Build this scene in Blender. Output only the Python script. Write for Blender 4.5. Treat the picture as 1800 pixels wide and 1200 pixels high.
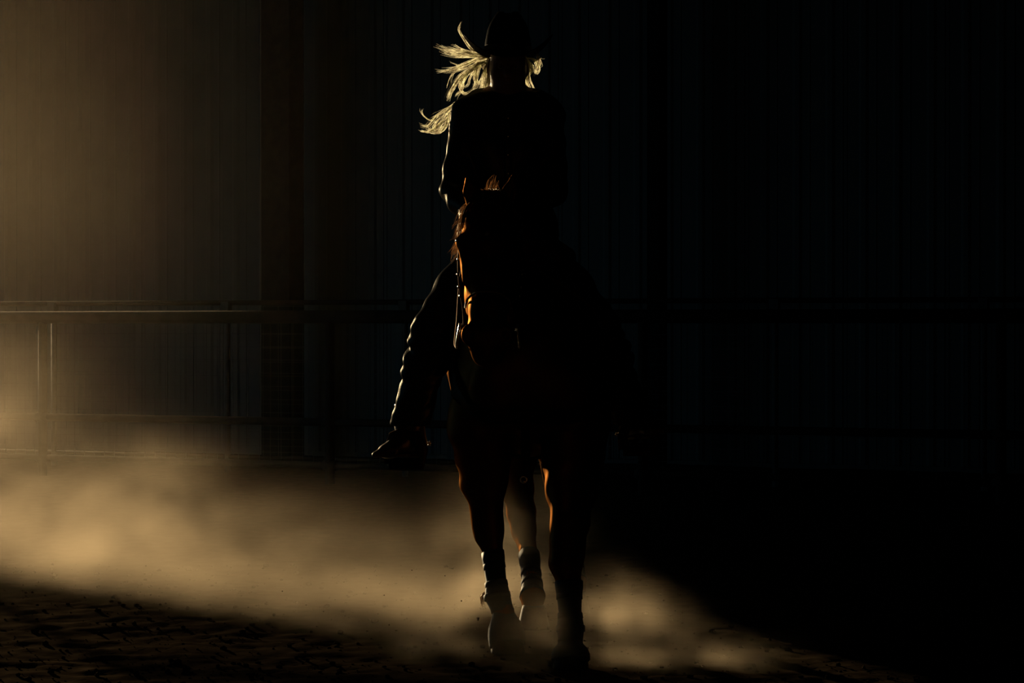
import bpy, bmesh, math, random
import numpy as np
import openvdb
from mathutils import Vector, Matrix

random.seed(7)
rng = np.random.default_rng(7)
C = bpy.context.scene.collection
for o in list(bpy.data.objects):
    bpy.data.objects.remove(o)

# ------------------------------------------------------------------ camera
CAM_H, F, HOR = 1.28, 4250.0, 571.0          # eye height, focal length in px of 1800, horizon row
cam_d = bpy.data.cameras.new('camera')
cam_d.sensor_width = 36.0
cam_d.lens = F / 1800 * 36
cam_d.clip_end = 200
cam = bpy.data.objects.new('camera', cam_d)
C.objects.link(cam)
cam.location = (0, 0, CAM_H)
cam.rotation_euler = (math.pi / 2 - math.atan((600 - HOR) / F), 0, 0)
bpy.context.scene.camera = cam

# ------------------------------------------------------------------ world, sun, portal, exposure
SC = bpy.context.scene
SC.view_settings.view_transform = 'Standard'
SC.view_settings.look = 'None'
SC.view_settings.gamma = 1.0
SC.view_settings.use_curve_mapping = False
SC.view_settings.exposure = 0.0
cy = SC.cycles
cy.max_bounces = 5; cy.diffuse_bounces = 3; cy.glossy_bounces = 2
cy.transmission_bounces = 3; cy.volume_bounces = 0; cy.transparent_max_bounces = 8
cy.caustics_reflective = False; cy.caustics_refractive = False
cy.use_denoising = True
cy.volume_step_rate = 1.7
cy.adaptive_threshold = 0.015
cy.sample_clamp_indirect = 2.0

world = bpy.data.worlds.new('sky')
SC.world = world
world.use_nodes = True
wn = world.node_tree
wb = wn.nodes['Background']
wtc = wn.nodes.new('ShaderNodeTexCoord'); wsp = wn.nodes.new('ShaderNodeSeparateXYZ'); wcr = wn.nodes.new('ShaderNodeValToRGB')
wn.links.new(wtc.outputs['Generated'], wsp.inputs[0]); wn.links.new(wsp.outputs['Z'], wcr.inputs['Fac']); wn.links.new(wcr.outputs['Color'], wb.inputs[0])
wcr.color_ramp.elements[0].position = 0.0; wcr.color_ramp.elements[0].color = (0.10, 0.24, 0.32, 1)     # hazy evening horizon
wcr.color_ramp.elements[1].position = 0.32; wcr.color_ramp.elements[1].color = (0.12, 0.40, 0.58, 1)    # clear sky above
wb.inputs[1].default_value = 0.62

SUN_AZ, SUN_EL = math.radians(23.0), math.radians(5.5)    # low evening sun behind and to one side
BEAM = Vector((math.sin(SUN_AZ), -math.cos(SUN_AZ), 0))
sd = bpy.data.lights.new('sun', 'SUN')
sd.energy = 9.0
sd.angle = math.radians(0.53)
sd.color = (1.0, 0.75, 0.42)
sun = bpy.data.objects.new('sun', sd)
C.objects.link(sun)
sun_dir = (BEAM * math.cos(SUN_EL) + Vector((0, 0, -math.sin(SUN_EL))))
sun.rotation_euler = sun_dir.to_track_quat('-Z', 'Y').to_euler()
sun.location = (-20, 40, 8)

U = Vector((0.912, -0.410, 0)).normalized()              # along the fence and the far wall
N = Vector((U.y, -U.x, 0)).normalized()                  # from them towards the near side
FENCE0 = Vector((-4.38, 20.7, 0))
ROT = Matrix.Rotation(math.atan2(U.y, U.x), 3, 'Z')
WALL_X = -10.0                                           # side wall
WALL_BACK = 3.6                                          # far wall, metres behind the fence
DOOR_Y0, DOOR_Y1, DOOR_H = 14.0, 21.0, 5.0                # unseen side doorway, added to bring blue sky light onto the far wall

def on_line(px, back):
    """ground point of the line parallel to the fence, `back` metres behind it, seen in column px"""
    q = FENCE0 - N * back
    k = (px - 900) / F
    s = (k*q.y - q.x) / (U.x - k*U.y)
    return q + U*s

JAMB = on_line(-12, WALL_BACK)                           # the far wall ends here; the sun comes in through the doorway beyond
CORNER = JAMB + U * ((WALL_X - JAMB.x) / U.x)
def portal(name, centre, direction, w, h):               # sampling aids: daylight through the two doorways
    pl = bpy.data.lights.new(name, 'AREA')
    pl.shape = 'RECTANGLE'; pl.size = w; pl.size_y = h
    pl.cycles.is_portal = True
    po = bpy.data.objects.new(name, pl)
    C.objects.link(po)
    po.location = centre
    po.rotation_euler = Vector(direction).to_track_quat('-Z', 'Y').to_euler()
portal('added_doorway_portal', (WALL_X - 0.2, (DOOR_Y0 + DOOR_Y1) / 2, DOOR_H / 2), (1, 0, 0), DOOR_Y1 - DOOR_Y0, DOOR_H)
portal('far_doorway_portal', (JAMB + CORNER) / 2 - N * 0.3 + Vector((0, 0, DOOR_H / 2)), N, (CORNER - JAMB).length, DOOR_H)

# ------------------------------------------------------------------ helpers
def P(px, py, d):
    """a point of the place: column px, row py of the 1800x1200 survey frame, at depth d metres"""
    return Vector(((px - 900) / F * d, d, CAM_H - (py - HOR) / F * d))

def PX(r, d):
    return r * d / F

def tag(o, label=None, cat=None, group=None, kind=None):
    if label: o['label'] = label
    if cat: o['category'] = cat
    if group: o['group'] = group
    if kind: o['kind'] = kind
    return o

def empty(name, loc):
    o = bpy.data.objects.new(name, None)
    C.objects.link(o)
    o.location = loc
    o.empty_display_size = 0.1
    return o

def link(name, me, mat=None, parent=None):
    o = bpy.data.objects.new(name, me)
    C.objects.link(o)
    if mat is not None:
        me.materials.clear(); me.materials.append(mat)
    if parent is not None:
        o.parent = parent
        o.matrix_parent_inverse = Matrix.Translation(-world_loc(parent))
    return o

def world_loc(o):
    v = Vector(o.location) if o.type == 'EMPTY' else Vector((0, 0, 0))
    return v

def mesh_from(name, verts, faces, smooth=True):
    me = bpy.data.meshes.new(name)
    me.from_pydata([tuple(v) for v in verts], [], [tuple(f) for f in faces])
    if smooth:
        me.polygons.foreach_set('use_smooth', [True] * len(me.polygons))
    me.update()
    return me

class MB:
    """collects verts and faces of one mesh"""
    def __init__(s):
        s.v, s.f = [], []
    def box(s, c, size, rot=None):
        c = Vector(c); h = Vector(size) / 2
        n = len(s.v)
        for dz in (-1, 1):
            for dx, dy in ((-1, -1), (1, -1), (1, 1), (-1, 1)):
                p = Vector((dx * h.x, dy * h.y, dz * h.z))
                if rot is not None: p = rot @ p
                s.v.append(c + p)
        s.f += [(n+3, n+2, n+1, n), (n+4, n+5, n+6, n+7)] + [(n+i, n+(i+1) % 4, n+4+(i+1) % 4, n+4+i) for i in range(4)]
        return s
    def tube(s, pts, r, seg=8, cap=True, flat=1.0, side=None):
        """round or flattened tube along a polyline; r a number or list"""
        pts = [Vector(p) for p in pts]
        m = len(pts)
        rs = r if isinstance(r, (list, tuple)) else [r] * m
        n0 = len(s.v)
        prev = None
        for i, p in enumerate(pts):
            t = (pts[min(i+1, m-1)] - pts[max(i-1, 0)])
            if t.length < 1e-9: t = Vector((0, 0, 1))
            t.normalize()
            if side is not None:
                u = Vector(side) - t * t.dot(Vector(side))
            elif prev is None:
                u = t.orthogonal()
            else:
                u = prev - t * t.dot(prev)
            if u.length < 1e-6: u = t.orthogonal()
            u.normalize(); prev = u
            w = t.cross(u)
            for k in range(seg):
                a = 2 * math.pi * k / seg
                s.v.append(p + u * (math.cos(a) * rs[i]) + w * (math.sin(a) * rs[i] * flat))
        for i in range(m - 1):
            for k in range(seg):
                a = n0 + i*seg + k; b = n0 + i*seg + (k+1) % seg
                s.f.append((a, b, b + seg, a + seg))
        if cap:
            s.f.append(tuple(n0 + k for k in reversed(range(seg))))
            s.f.append(tuple(n0 + (m-1)*seg + k for k in range(seg)))
        return s
    def ball(s, c, r, seg=10, rings=6):
        c = Vector(c)
        rr = r if isinstance(r, (tuple, list)) else (r, r, r)
        n0 = len(s.v)
        s.v.append(c + Vector((0, 0, -rr[2])))
        for i in range(1, rings):
            th = math.pi * i / rings
            for k in range(seg):
                a = 2*math.pi*k/seg
                s.v.append(c + Vector((math.sin(th)*math.cos(a)*rr[0], math.sin(th)*math.sin(a)*rr[1], -math.cos(th)*rr[2])))
        s.v.append(c + Vector((0, 0, rr[2])))
        last = len(s.v) - 1
        for k in range(seg):
            s.f.append((n0, n0+1+(k+1) % seg, n0+1+k))
            s.f.append((last, last-seg+k, last-seg+(k+1) % seg))
        for i in range(rings-2):
            for k in range(seg):
                a = n0+1+i*seg+k; b = n0+1+i*seg+(k+1) % seg
                s.f.append((a, b, b+seg, a+seg))
        return s
    def rings(s, loops, closed_caps=True):
        """skin a list of equally long vertex loops"""
        n0 = len(s.v); seg = len(loops[0])
        for L in loops: s.v += [Vector(p) for p in L]
        for i in range(len(loops)-1):
            for k in range(seg):
                a = n0+i*seg+k; b = n0+i*seg+(k+1) % seg
                s.f.append((a, b, b+seg, a+seg))
        if closed_caps:
            s.f.append(tuple(n0+k for k in reversed(range(seg))))
            s.f.append(tuple(n0+(len(loops)-1)*seg+k for k in range(seg)))
        return s
    def build(s, name, mat, parent=None, smooth=False):
        return link(name, mesh_from(name, s.v, s.f, smooth), mat, parent)

def nrm(v):
    v = np.asarray(v, float)
    return v / (np.linalg.norm(v) + 1e-12)

class SDF:
    """a signed distance grid: organic shapes blended into one continuous surface"""
    def __init__(s, lo, hi, vox):
        s.lo = np.array(lo, float); s.vox = vox
        n = np.ceil((np.array(hi, float) - s.lo) / vox).astype(int) + 1
        s.n = n
        s.a = np.full(tuple(n), 1.0, np.float32)
        s.ax = [(s.lo[i] + np.arange(n[i]) * vox).astype(np.float32) for i in range(3)]
    def _sub(s, lo, hi):
        i0 = np.clip(np.floor((np.array(lo) - s.lo) / s.vox).astype(int), 0, s.n)
        i1 = np.clip(np.ceil((np.array(hi) - s.lo) / s.vox).astype(int) + 1, 0, s.n)
        sl = tuple(slice(i0[k], i1[k]) for k in range(3))
        X = s.ax[0][sl[0]][:, None, None]; Y = s.ax[1][sl[1]][None, :, None]; Z = s.ax[2][sl[2]][None, None, :]
        return sl, X, Y, Z
    def merge(s, sl, d, k, mode='add'):
        cur = s.a[sl]
        if mode == 'add':
            if k > 0:
                h = np.maximum(k - np.abs(cur - d), 0) / k
                s.a[sl] = np.minimum(cur, d) - h*h*k*0.25
            else:
                s.a[sl] = np.minimum(cur, d)
        else:
            d = -d
            if k > 0:
                h = np.maximum(k - np.abs(cur - d), 0) / k
                s.a[sl] = np.maximum(cur, d) + h*h*k*0.25
            else:
                s.a[sl] = np.maximum(cur, d)
    def cone(s, a, b, ra, rb, k=0.03, side=(1, 0, 0), mode='add', inflate=0.0):
        """tapered limb from a to b; radii numbers or (along side, across)"""
        a = np.array(a, float); b = np.array(b, float)
        ra = np.array((ra, ra) if np.isscalar(ra) else ra, float) + inflate
        rb = np.array((rb, rb) if np.isscalar(rb) else rb, float) + inflate
        m = max(ra.max(), rb.max()) + k + 4*s.vox
        lo = np.minimum(a, b) - m; hi = np.maximum(a, b) + m
        sl, X, Y, Z = s._sub(lo, hi)
        ax = b - a; L = np.linalg.norm(ax)
        w = ax / L if L > 1e-6 else np.array([0, 0, 1.0])
        u = np.array(side, float); u = u - w * u.dot(w)
        if np.linalg.norm(u) < 1e-3:
            u = np.cross(w, [0.3, 0.9, 0.2])
        u = nrm(u); v = np.cross(w, u)
        x, y, z = X - a[0], Y - a[1], Z - a[2]
        tw = x*w[0] + y*w[1] + z*w[2]
        t = np.clip(tw / max(L, 1e-6), 0, 1)
        qu = x*u[0] + y*u[1] + z*u[2]
        qv = x*v[0] + y*v[1] + z*v[2]
        qw = tw - t*L
        ru = ra[0] + (rb[0]-ra[0])*t; rv = ra[1] + (rb[1]-ra[1])*t
        rw = np.minimum(ru, rv)
        k1 = np.sqrt((qu/ru)**2 + (qv/rv)**2 + (qw/rw)**2)
        k2 = np.sqrt((qu/ru**2)**2 + (qv/rv**2)**2 + (qw/rw**2)**2) + 1e-6
        d = np.where(k1 < 0.3, (k1-1)*rw, k1*(k1-1)/k2)
        s.merge(sl, d.astype(np.float32), k, mode)
    def chain(s, pts, k=0.03, side=(1, 0, 0), mode='add', inflate=0.0):
        for (a, ra), (b, rb) in zip(pts[:-1], pts[1:]):
            s.cone(a, b, ra, rb, k, side, mode, inflate)
    def ell(s, c, r, k=0.03, mode='add', rot=None, inflate=0.0):
        c = np.array(c, float); r = np.array(r, float) + inflate
        m = r.max() + k + 4*s.vox
        sl, X, Y, Z = s._sub(c-m, c+m)
        x, y, z = X-c[0], Y-c[1], Z-c[2]
        if rot is not None:
            M = np.array(rot.to_3x3().inverted())
            x, y, z = (M[i][0]*x + M[i][1]*y + M[i][2]*z for i in range(3))
        k1 = np.sqrt((x/r[0])**2 + (y/r[1])**2 + (z/r[2])**2)
        k2 = np.sqrt((x/r[0]**2)**2 + (y/r[1]**2)**2 + (z/r[2]**2)**2) + 1e-6
        d = np.where(k1 < 0.3, (k1-1)*r.min(), k1*(k1-1)/k2)
        s.merge(sl, d.astype(np.float32), k, mode)
    def cut(s, p, n):
        """keep what lies on the side the normal n points away from"""
        n = nrm(n)
        d = (s.ax[0][:, None, None]-p[0])*n[0] + (s.ax[1][None, :, None]-p[1])*n[1] + (s.ax[2][None, None, :]-p[2])*n[2]
        s.a = np.maximum(s.a, d.astype(np.float32))
    def wrinkle(s, amp, freq, box=None, seed=0):
        r = np.random.default_rng(seed)
        lo, hi = (s.lo, s.lo + s.n*s.vox) if box is None else box
        sl, X, Y, Z = s._sub(lo, hi)
        w = 0
        for _ in range(5):
            kx, ky, kz = r.normal(0, 1, 3); kz *= 1.6
            w = w + np.sin(freq*(kx*X + ky*Y + kz*Z) + r.uniform(0, 6.28))
        fade = 1.0
        if box is not None:
            cz = (lo[2]+hi[2])/2; hz = (hi[2]-lo[2])/2
            fade = np.clip(1.3*(1 - np.abs(Z-cz)/hz), 0, 1)
        s.a[sl] = s.a[sl] + (amp/2.2) * w * fade
    def mesh(s, name):
        g = openvdb.FloatGrid(1.0)
        g.copyFromArray(np.ascontiguousarray(s.a))
        pts, quads = g.convertToQuads(0.0)
        pts = pts * s.vox + s.lo
        me = bpy.data.meshes.new(name)
        # orientation: make the enclosed volume positive
        p0, p1, p2, p3 = (pts[quads[:, i]] for i in range(4))
        vol = (np.einsum('ij,ij->i', p0, np.cross(p1, p2)) + np.einsum('ij,ij->i', p0, np.cross(p2, p3))).sum()
        if vol < 0: quads = quads[:, ::-1]
        me.vertices.add(len(pts)); me.vertices.foreach_set('co', pts.astype(np.float32).ravel())
        nq = len(quads)
        me.loops.add(nq*4); me.loops.foreach_set('vertex_index', quads.astype(np.int32).ravel())
        me.polygons.add(nq)
        me.polygons.foreach_set('loop_start', np.arange(nq, dtype=np.int32)*4)
        me.polygons.foreach_set('use_smooth', np.ones(nq, bool))
        me.update(calc_edges=True)
        return me
    def build(s, name, mat, parent=None):
        return link(name, s.mesh(name), mat, parent)

# ------------------------------------------------------------------ materials
def new_mat(name):
    m = bpy.data.materials.new(name)
    m.use_nodes = True
    nt = m.node_tree
    return m, nt, nt.nodes['Principled BSDF']

def noise_mat(name, c1, c2, rough=0.6, scale=20.0, bump=0.2, metallic=0.0, spec=0.5, sheen=0.0, stretch=(1, 1, 1)):
    m, nt, b = new_mat(name)
    tc = nt.nodes.new('ShaderNodeTexCoord')
    mp = nt.nodes.new('ShaderNodeMapping'); mp.inputs['Scale'].default_value = stretch
    nz = nt.nodes.new('ShaderNodeTexNoise'); nz.inputs['Scale'].default_value = scale; nz.inputs['Detail'].default_value = 4
    cr = nt.nodes.new('ShaderNodeValToRGB')
    cr.color_ramp.elements[0].position = 0.3; cr.color_ramp.elements[1].position = 0.7
    cr.color_ramp.elements[0].color = (*c1, 1); cr.color_ramp.elements[1].color = (*c2, 1)
    L = nt.links.new
    L(tc.outputs['Object'], mp.inputs['Vector']); L(mp.outputs['Vector'], nz.inputs['Vector'])
    L(nz.outputs['Fac'], cr.inputs['Fac']); L(cr.outputs['Color'], b.inputs['Base Color'])
    if bump:
        bp = nt.nodes.new('ShaderNodeBump'); bp.inputs['Strength'].default_value = bump; bp.inputs['Distance'].default_value = 0.01
        L(nz.outputs['Fac'], bp.inputs['Height']); L(bp.outputs['Normal'], b.inputs['Normal'])
    b.inputs['Roughness'].default_value = rough
    b.inputs['Metallic'].default_value = metallic
    b.inputs['Specular IOR Level'].default_value = spec
    b.inputs['Sheen Weight'].default_value = sheen
    return m

def nap_mat(name, c1, c2, gloss, rough=0.45, scale=14.0, stretch=(1, 1, 1)):
    """short hair or felt: matt, with a weak sheen tinted and tuned to form the sunlit rims"""
    m = bpy.data.materials.new(name); m.use_nodes = True
    nt = m.node_tree; nt.nodes.clear()
    L = nt.links.new
    out = nt.nodes.new('ShaderNodeOutputMaterial')
    tc = nt.nodes.new('ShaderNodeTexCoord')
    mp = nt.nodes.new('ShaderNodeMapping'); mp.inputs['Scale'].default_value = stretch
    nz = nt.nodes.new('ShaderNodeTexNoise'); nz.inputs['Scale'].default_value = scale; nz.inputs['Detail'].default_value = 4
    cr = nt.nodes.new('ShaderNodeValToRGB')
    cr.color_ramp.elements[0].position = 0.3; cr.color_ramp.elements[1].position = 0.7
    cr.color_ramp.elements[0].color = (*c1, 1); cr.color_ramp.elements[1].color = (*c2, 1)
    bp = nt.nodes.new('ShaderNodeBump'); bp.inputs['Strength'].default_value = 0.1; bp.inputs['Distance'].default_value = 0.01
    d = nt.nodes.new('ShaderNodeBsdfDiffuse'); g = nt.nodes.new('ShaderNodeBsdfGlossy'); ad = nt.nodes.new('ShaderNodeAddShader')
    g.inputs['Color'].default_value = (*gloss, 1); g.inputs['Roughness'].default_value = rough
    L(tc.outputs['Object'], mp.inputs['Vector']); L(mp.outputs['Vector'], nz.inputs['Vector'])
    L(nz.outputs['Fac'], cr.inputs['Fac']); L(nz.outputs['Fac'], bp.inputs['Height'])
    L(cr.outputs['Color'], d.inputs['Color'])
    for q in (d, g): L(bp.outputs['Normal'], q.inputs['Normal'])
    L(d.outputs[0], ad.inputs[0]); L(g.outputs[0], ad.inputs[1]); L(ad.outputs[0], out.inputs['Surface'])
    return m

def hair_mat(name, col, trans=0.55, gloss=0.12, rough=0.35, fwd=0.08):
    m = bpy.data.materials.new(name); m.use_nodes = True
    nt = m.node_tree; nt.nodes.clear()
    out = nt.nodes.new('ShaderNodeOutputMaterial')
    d = nt.nodes.new('ShaderNodeBsdfDiffuse'); t = nt.nodes.new('ShaderNodeBsdfTranslucent'); g = nt.nodes.new('ShaderNodeBsdfGlossy')
    info = nt.nodes.new('ShaderNodeTexCoord'); nz = nt.nodes.new('ShaderNodeTexNoise'); nz.inputs['Scale'].default_value = 60
    cr = nt.nodes.new('ShaderNodeValToRGB')
    cr.color_ramp.elements[0].color = (*[c*0.42 for c in col], 1); cr.color_ramp.elements[1].color = (*[min(1, c*1.25) for c in col], 1)
    cr.color_ramp.elements[0].position = 0.35; cr.color_ramp.elements[1].position = 0.65
    L = nt.links.new
    L(info.outputs['Object'], nz.inputs['Vector']); L(nz.outputs['Fac'], cr.inputs['Fac'])
    for n in (d, t): L(cr.outputs['Color'], n.inputs['Color'])
    g.inputs['Color'].default_value = (0.8, 0.75, 0.65, 1); g.inputs['Roughness'].default_value = rough
    m1 = nt.nodes.new('ShaderNodeMixShader'); m1.inputs[0].default_value = trans
    m2 = nt.nodes.new('ShaderNodeMixShader'); m2.inputs[0].default_value = gloss
    L(d.outputs[0], m1.inputs[1]); L(t.outputs[0], m1.inputs[2])
    L(m1.outputs[0], m2.inputs[1]); L(g.outputs[0], m2.inputs[2])
    rf = nt.nodes.new('ShaderNodeBsdfRefraction'); rf.inputs['IOR'].default_value = 1.0; rf.inputs['Roughness'].default_value = 0.55
    L(cr.outputs['Color'], rf.inputs['Color'])
    m3 = nt.nodes.new('ShaderNodeMixShader'); m3.inputs[0].default_value = fwd
    L(m2.outputs[0], m3.inputs[1]); L(rf.outputs[0], m3.inputs[2])
    L(m3.outputs[0], out.inputs['Surface'])
    return m

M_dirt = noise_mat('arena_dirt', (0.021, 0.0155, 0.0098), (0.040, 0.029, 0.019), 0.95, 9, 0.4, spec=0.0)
M_wall = noise_mat('painted_sheet_metal', (0.085, 0.094, 0.09), (0.105, 0.114, 0.11), 0.6, 2.5, 0.0, spec=0.2)
M_dark_steel = noise_mat('dark_painted_steel', (0.010, 0.010, 0.010), (0.018, 0.017, 0.015), 0.7, 12, 0.05, spec=0.05)
M_pipe = noise_mat('rusty_pipe', (0.028, 0.021, 0.016), (0.05, 0.037, 0.027), 0.75, 8, 0.1, spec=0.03)
M_galv = noise_mat('galvanised_wire', (0.06, 0.062, 0.062), (0.09, 0.09, 0.088), 0.6, 30, 0.0, metallic=0.3)
M_palepost = noise_mat('pale_steel_post', (0.08, 0.083, 0.08), (0.11, 0.11, 0.108), 0.75, 10, 0.05, spec=0.03)
M_timber = noise_mat('low_bounce_boards', (0.018, 0.015, 0.012), (0.035, 0.03, 0.024), 0.9, 6, 0.1, spec=0.1, stretch=(1, 1, 8))  # for the unseen walls, made dark so they bounce little sunlight
M_ceiling = noise_mat('ceiling_sheet', (0.10, 0.10, 0.10), (0.14, 0.14, 0.14), 0.7, 3, 0.0)
M_coat = nap_mat('dark_bay_coat', (0.010, 0.004, 0.002), (0.022, 0.0085, 0.0038), (0.085, 0.0330, 0.0088), 0.48, 14, (1, 1, 0.4))
M_mane = hair_mat('dark_mane', (0.16, 0.07, 0.026), 0.5, 0.06)
M_hoof = noise_mat('hoof_horn', (0.012, 0.010, 0.008), (0.026, 0.02, 0.015), 0.7, 30, 0.1, spec=0.05)
M_hboot = noise_mat('neoprene_boot', (0.012, 0.012, 0.012), (0.02, 0.02, 0.019), 0.7, 40, 0.1, spec=0.2)
M_eye = noise_mat('dark_eye', (0.006, 0.003, 0.002), (0.012, 0.006, 0.004), 0.08, 5, 0)
M_leather = noise_mat('oiled_saddle_leather', (0.022, 0.010, 0.005), (0.042, 0.02, 0.009), 0.45, 25, 0.15, spec=0.25)
M_strap = nap_mat('dark_strap_leather', (0.010, 0.006, 0.004), (0.02, 0.011, 0.006), (0.012, 0.009, 0.007), 0.4, 25)
M_silver = noise_mat('silver', (0.7, 0.68, 0.62), (0.85, 0.83, 0.78), 0.22, 30, 0.0, metallic=1.0)
M_rope = noise_mat('pale_rope', (0.16, 0.12, 0.08), (0.24, 0.18, 0.12), 0.8, 90, 0.3)
M_blanket = noise_mat('wool_blanket', (0.02, 0.012, 0.012), (0.04, 0.024, 0.02), 0.95, 60, 0.4, spec=0.1)
M_skin = noise_mat('skin', (0.26, 0.15, 0.105), (0.31, 0.18, 0.13), 0.6, 30, 0.05, spec=0.08)
M_lip = noise_mat('lip', (0.30, 0.10, 0.08), (0.34, 0.12, 0.10), 0.4, 30, 0.05)
M_jacket = nap_mat('black_shirt_cloth', (0.007, 0.007, 0.008), (0.012, 0.012, 0.013), (0.016, 0.015, 0.013), 0.36, 120)
M_jeans = nap_mat('dark_denim', (0.007, 0.0085, 0.012), (0.014, 0.016, 0.021), (0.014, 0.0135, 0.012), 0.36, 150)
M_boot = noise_mat('brown_boot_leather', (0.02, 0.011, 0.007), (0.04, 0.022, 0.013), 0.32, 20, 0.1)
M_sole = noise_mat('boot_sole', (0.01, 0.008, 0.006), (0.02, 0.015, 0.011), 0.6, 20, 0.1)
M_hat = nap_mat('black_felt', (0.004, 0.004, 0.004), (0.007, 0.007, 0.007), (0.003, 0.003, 0.003), 0.5, 90)
M_band = noise_mat('hat_band_ribbon', (0.012, 0.009, 0.007), (0.02, 0.016, 0.012), 0.5, 60, 0.1)
M_hair = hair_mat('blonde_hair', (0.98, 0.85, 0.60), 0.78, 0.06)
M_white = noise_mat('eye_white', (0.6, 0.58, 0.55), (0.65, 0.63, 0.6), 0.2, 5, 0)

# ------------------------------------------------------------------ the arena shell
def value_noise(x, y, seed=0):
    r = np.random.default_rng(seed)
    T = r.uniform(-1, 1, (256, 256))
    xi = np.floor(x).astype(int); yi = np.floor(y).astype(int)
    fx = x - xi; fy = y - yi
    fx = fx*fx*(3-2*fx); fy = fy*fy*(3-2*fy)
    g = lambda a, b: T[a % 256, b % 256]
    return (g(xi, yi)*(1-fx) + g(xi+1, yi)*fx)*(1-fy) + (g(xi, yi+1)*(1-fx) + g(xi+1, yi+1)*fx)*fy

def ground_z(x, y):
    h = 0.012*value_noise(x*1.3, y*1.3, 1) + 0.005*value_noise(x*4, y*4, 2) + 0.005*value_noise(x*11, y*11, 3) + 0.004*value_noise(x*27, y*27, 4)
    for (hx, hy, rr) in PADS:
        h = h * (1 - np.exp(-(((x-hx)**2 + (y-hy)**2)/rr**2)))
    return h

HOOF = {'fl': (893, 9.44), 'fr': (1003, 9.02), 'hl': (938, 10.2), 'hr': (1010, 10.75)}
PADS = [((px-900)/F*d, d, 0.16) for px, d in HOOF.values()]
def build_floor():
    xs = np.unique(np.concatenate([np.linspace(-16, -4, 16), np.arange(-4, 4, 0.035), np.linspace(4, 10, 10)]))
    ys = np.unique(np.concatenate([np.linspace(-4, 7.5, 12), np.arange(7.5, 13.5, 0.035), np.arange(13.5, 21, 0.15), np.linspace(21, 32, 12)]))
    X, Y = np.meshgrid(xs, ys, indexing='ij')
    Zg = ground_z(X, Y)
    v = np.stack([X.ravel(), Y.ravel(), Zg.ravel()], 1)
    nx, ny = X.shape
    i = (np.arange(nx-1)[:, None]*ny + np.arange(ny-1)[None, :]).ravel()
    q = np.stack([i, i+ny, i+ny+1, i+1], 1)
    me = bpy.data.meshes.new('floor')
    me.from_pydata(v.tolist(), [], q.tolist())
    me.polygons.foreach_set('use_smooth', [True]*len(me.polygons)); me.update()
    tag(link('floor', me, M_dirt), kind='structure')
build_floor()

# loose crumbs of dirt lying on the ground
mb = MB()
ICO_V = [Vector(p).normalized() for p in ((0, .53, .85), (0, -.53, .85), (.53, .85, 0), (-.53, .85, 0), (.85, 0, .53), (-.85, 0, .53),
         (0, .53, -.85), (0, -.53, -.85), (.53, -.85, 0), (-.53, -.85, 0), (.85, 0, -.53), (-.85, 0, -.53))]
ICO_F = [(0, 5, 1), (0, 1, 4), (0, 4, 2), (0, 2, 3), (0, 3, 5), (1, 5, 9), (1, 9, 8), (1, 8, 4), (4, 8, 10), (4, 10, 2), (2, 10, 6), (2, 6, 3),
         (3, 6, 11), (3, 11, 5), (5, 11, 9), (7, 9, 11), (7, 8, 9), (7, 10, 8), (7, 6, 10), (7, 11, 6)]
def clod(mb, c, r, rnd):
    n = len(mb.v)
    st = Vector((rnd.uniform(.7, 1.3), rnd.uniform(.7, 1.3), rnd.uniform(.6, 1.0)))
    for p in ICO_V:
        j = rnd.uniform(.75, 1.2)*r
        mb.v.append(Vector(c) + Vector((p.x*st.x, p.y*st.y, p.z*st.z))*j)
    mb.f += [tuple(n+i for i in f) for f in ICO_F]
rnd = random.Random(3)
cx = np.array([rnd.uniform(-2.8, 2.8) for _ in range(2600)]); cyy = np.array([8.4 + 4.5*rnd.random()**1.6 for _ in range(2600)])
cz = ground_z(cx, cyy)
for x, y, z in zip(cx, cyy, cz):
    r = 0.003 + 0.013*rnd.random()**4
    clod(mb, (x, y, z + r*0.3), r, rnd)
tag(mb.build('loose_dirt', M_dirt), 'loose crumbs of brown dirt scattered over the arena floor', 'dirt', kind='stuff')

# far wall of ribbed sheet metal, parallel to the fence
wl = JAMB
s0 = 0.0; s1 = (9.0 - wl.x) / U.x
def wpt(s, z=0, out=0): return wl + U*s + N*out + Vector((0, 0, z))
mb = MB()
mid = wpt((s0+s1)/2, 3.0, -0.12)
mb.box(mid, (s1-s0, 0.12, 6.0), ROT)
sc_ = (WALL_X - JAMB.x)/U.x
mb.box(wpt(sc_/2, (DOOR_H+6)/2, -0.12), (-sc_, 0.12, 6-DOOR_H), ROT)      # over the doorway
wall_back = tag(mb.build('wall_back', M_wall), kind='structure')
PW = 0.914
def panel_mesh():
    prof = []
    ribs = 3
    for i in range(ribs):
        x = i*PW/ribs
        prof += [(x+0.0, 0.0), (x+0.10, 0.0), (x+0.125, 0.014), (x+0.165, 0.014), (x+0.19, 0.0), (x+0.245, 0.0), (x+0.25, 0.006), (x+0.262, 0.006), (x+0.267, 0.0)]
    prof.append((PW-0.006, 0.0))
    v, f = [], []
    for z in (0.05, 5.98):
        for x, d in prof: v.append((x, -(d+0.008), z))
        for x, d in reversed(prof): v.append((x, 0.0 - (d+0.002), z))
    n = len(prof)*2
    for k in range(n): f.append((k, (k+1) % n, n+(k+1) % n, n+k))
    f.append(tuple(reversed(range(n)))); f.append(tuple(range(n, 2*n)))
    return mesh_from('wall_panel', v, f, False)
pme = panel_mesh(); pme.materials.append(M_wall)
pn = int((s1-s0)/PW)
for i in range(pn):
    o = bpy.data.objects.new('wall_panel', pme)
    C.objects.link(o); o.parent = wall_back
    o.matrix_world = Matrix.Translation(wpt(s0 + i*PW, 0, -0.055)) @ ROT.to_4x4()
    if i == 0: proto_panel = o

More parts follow.
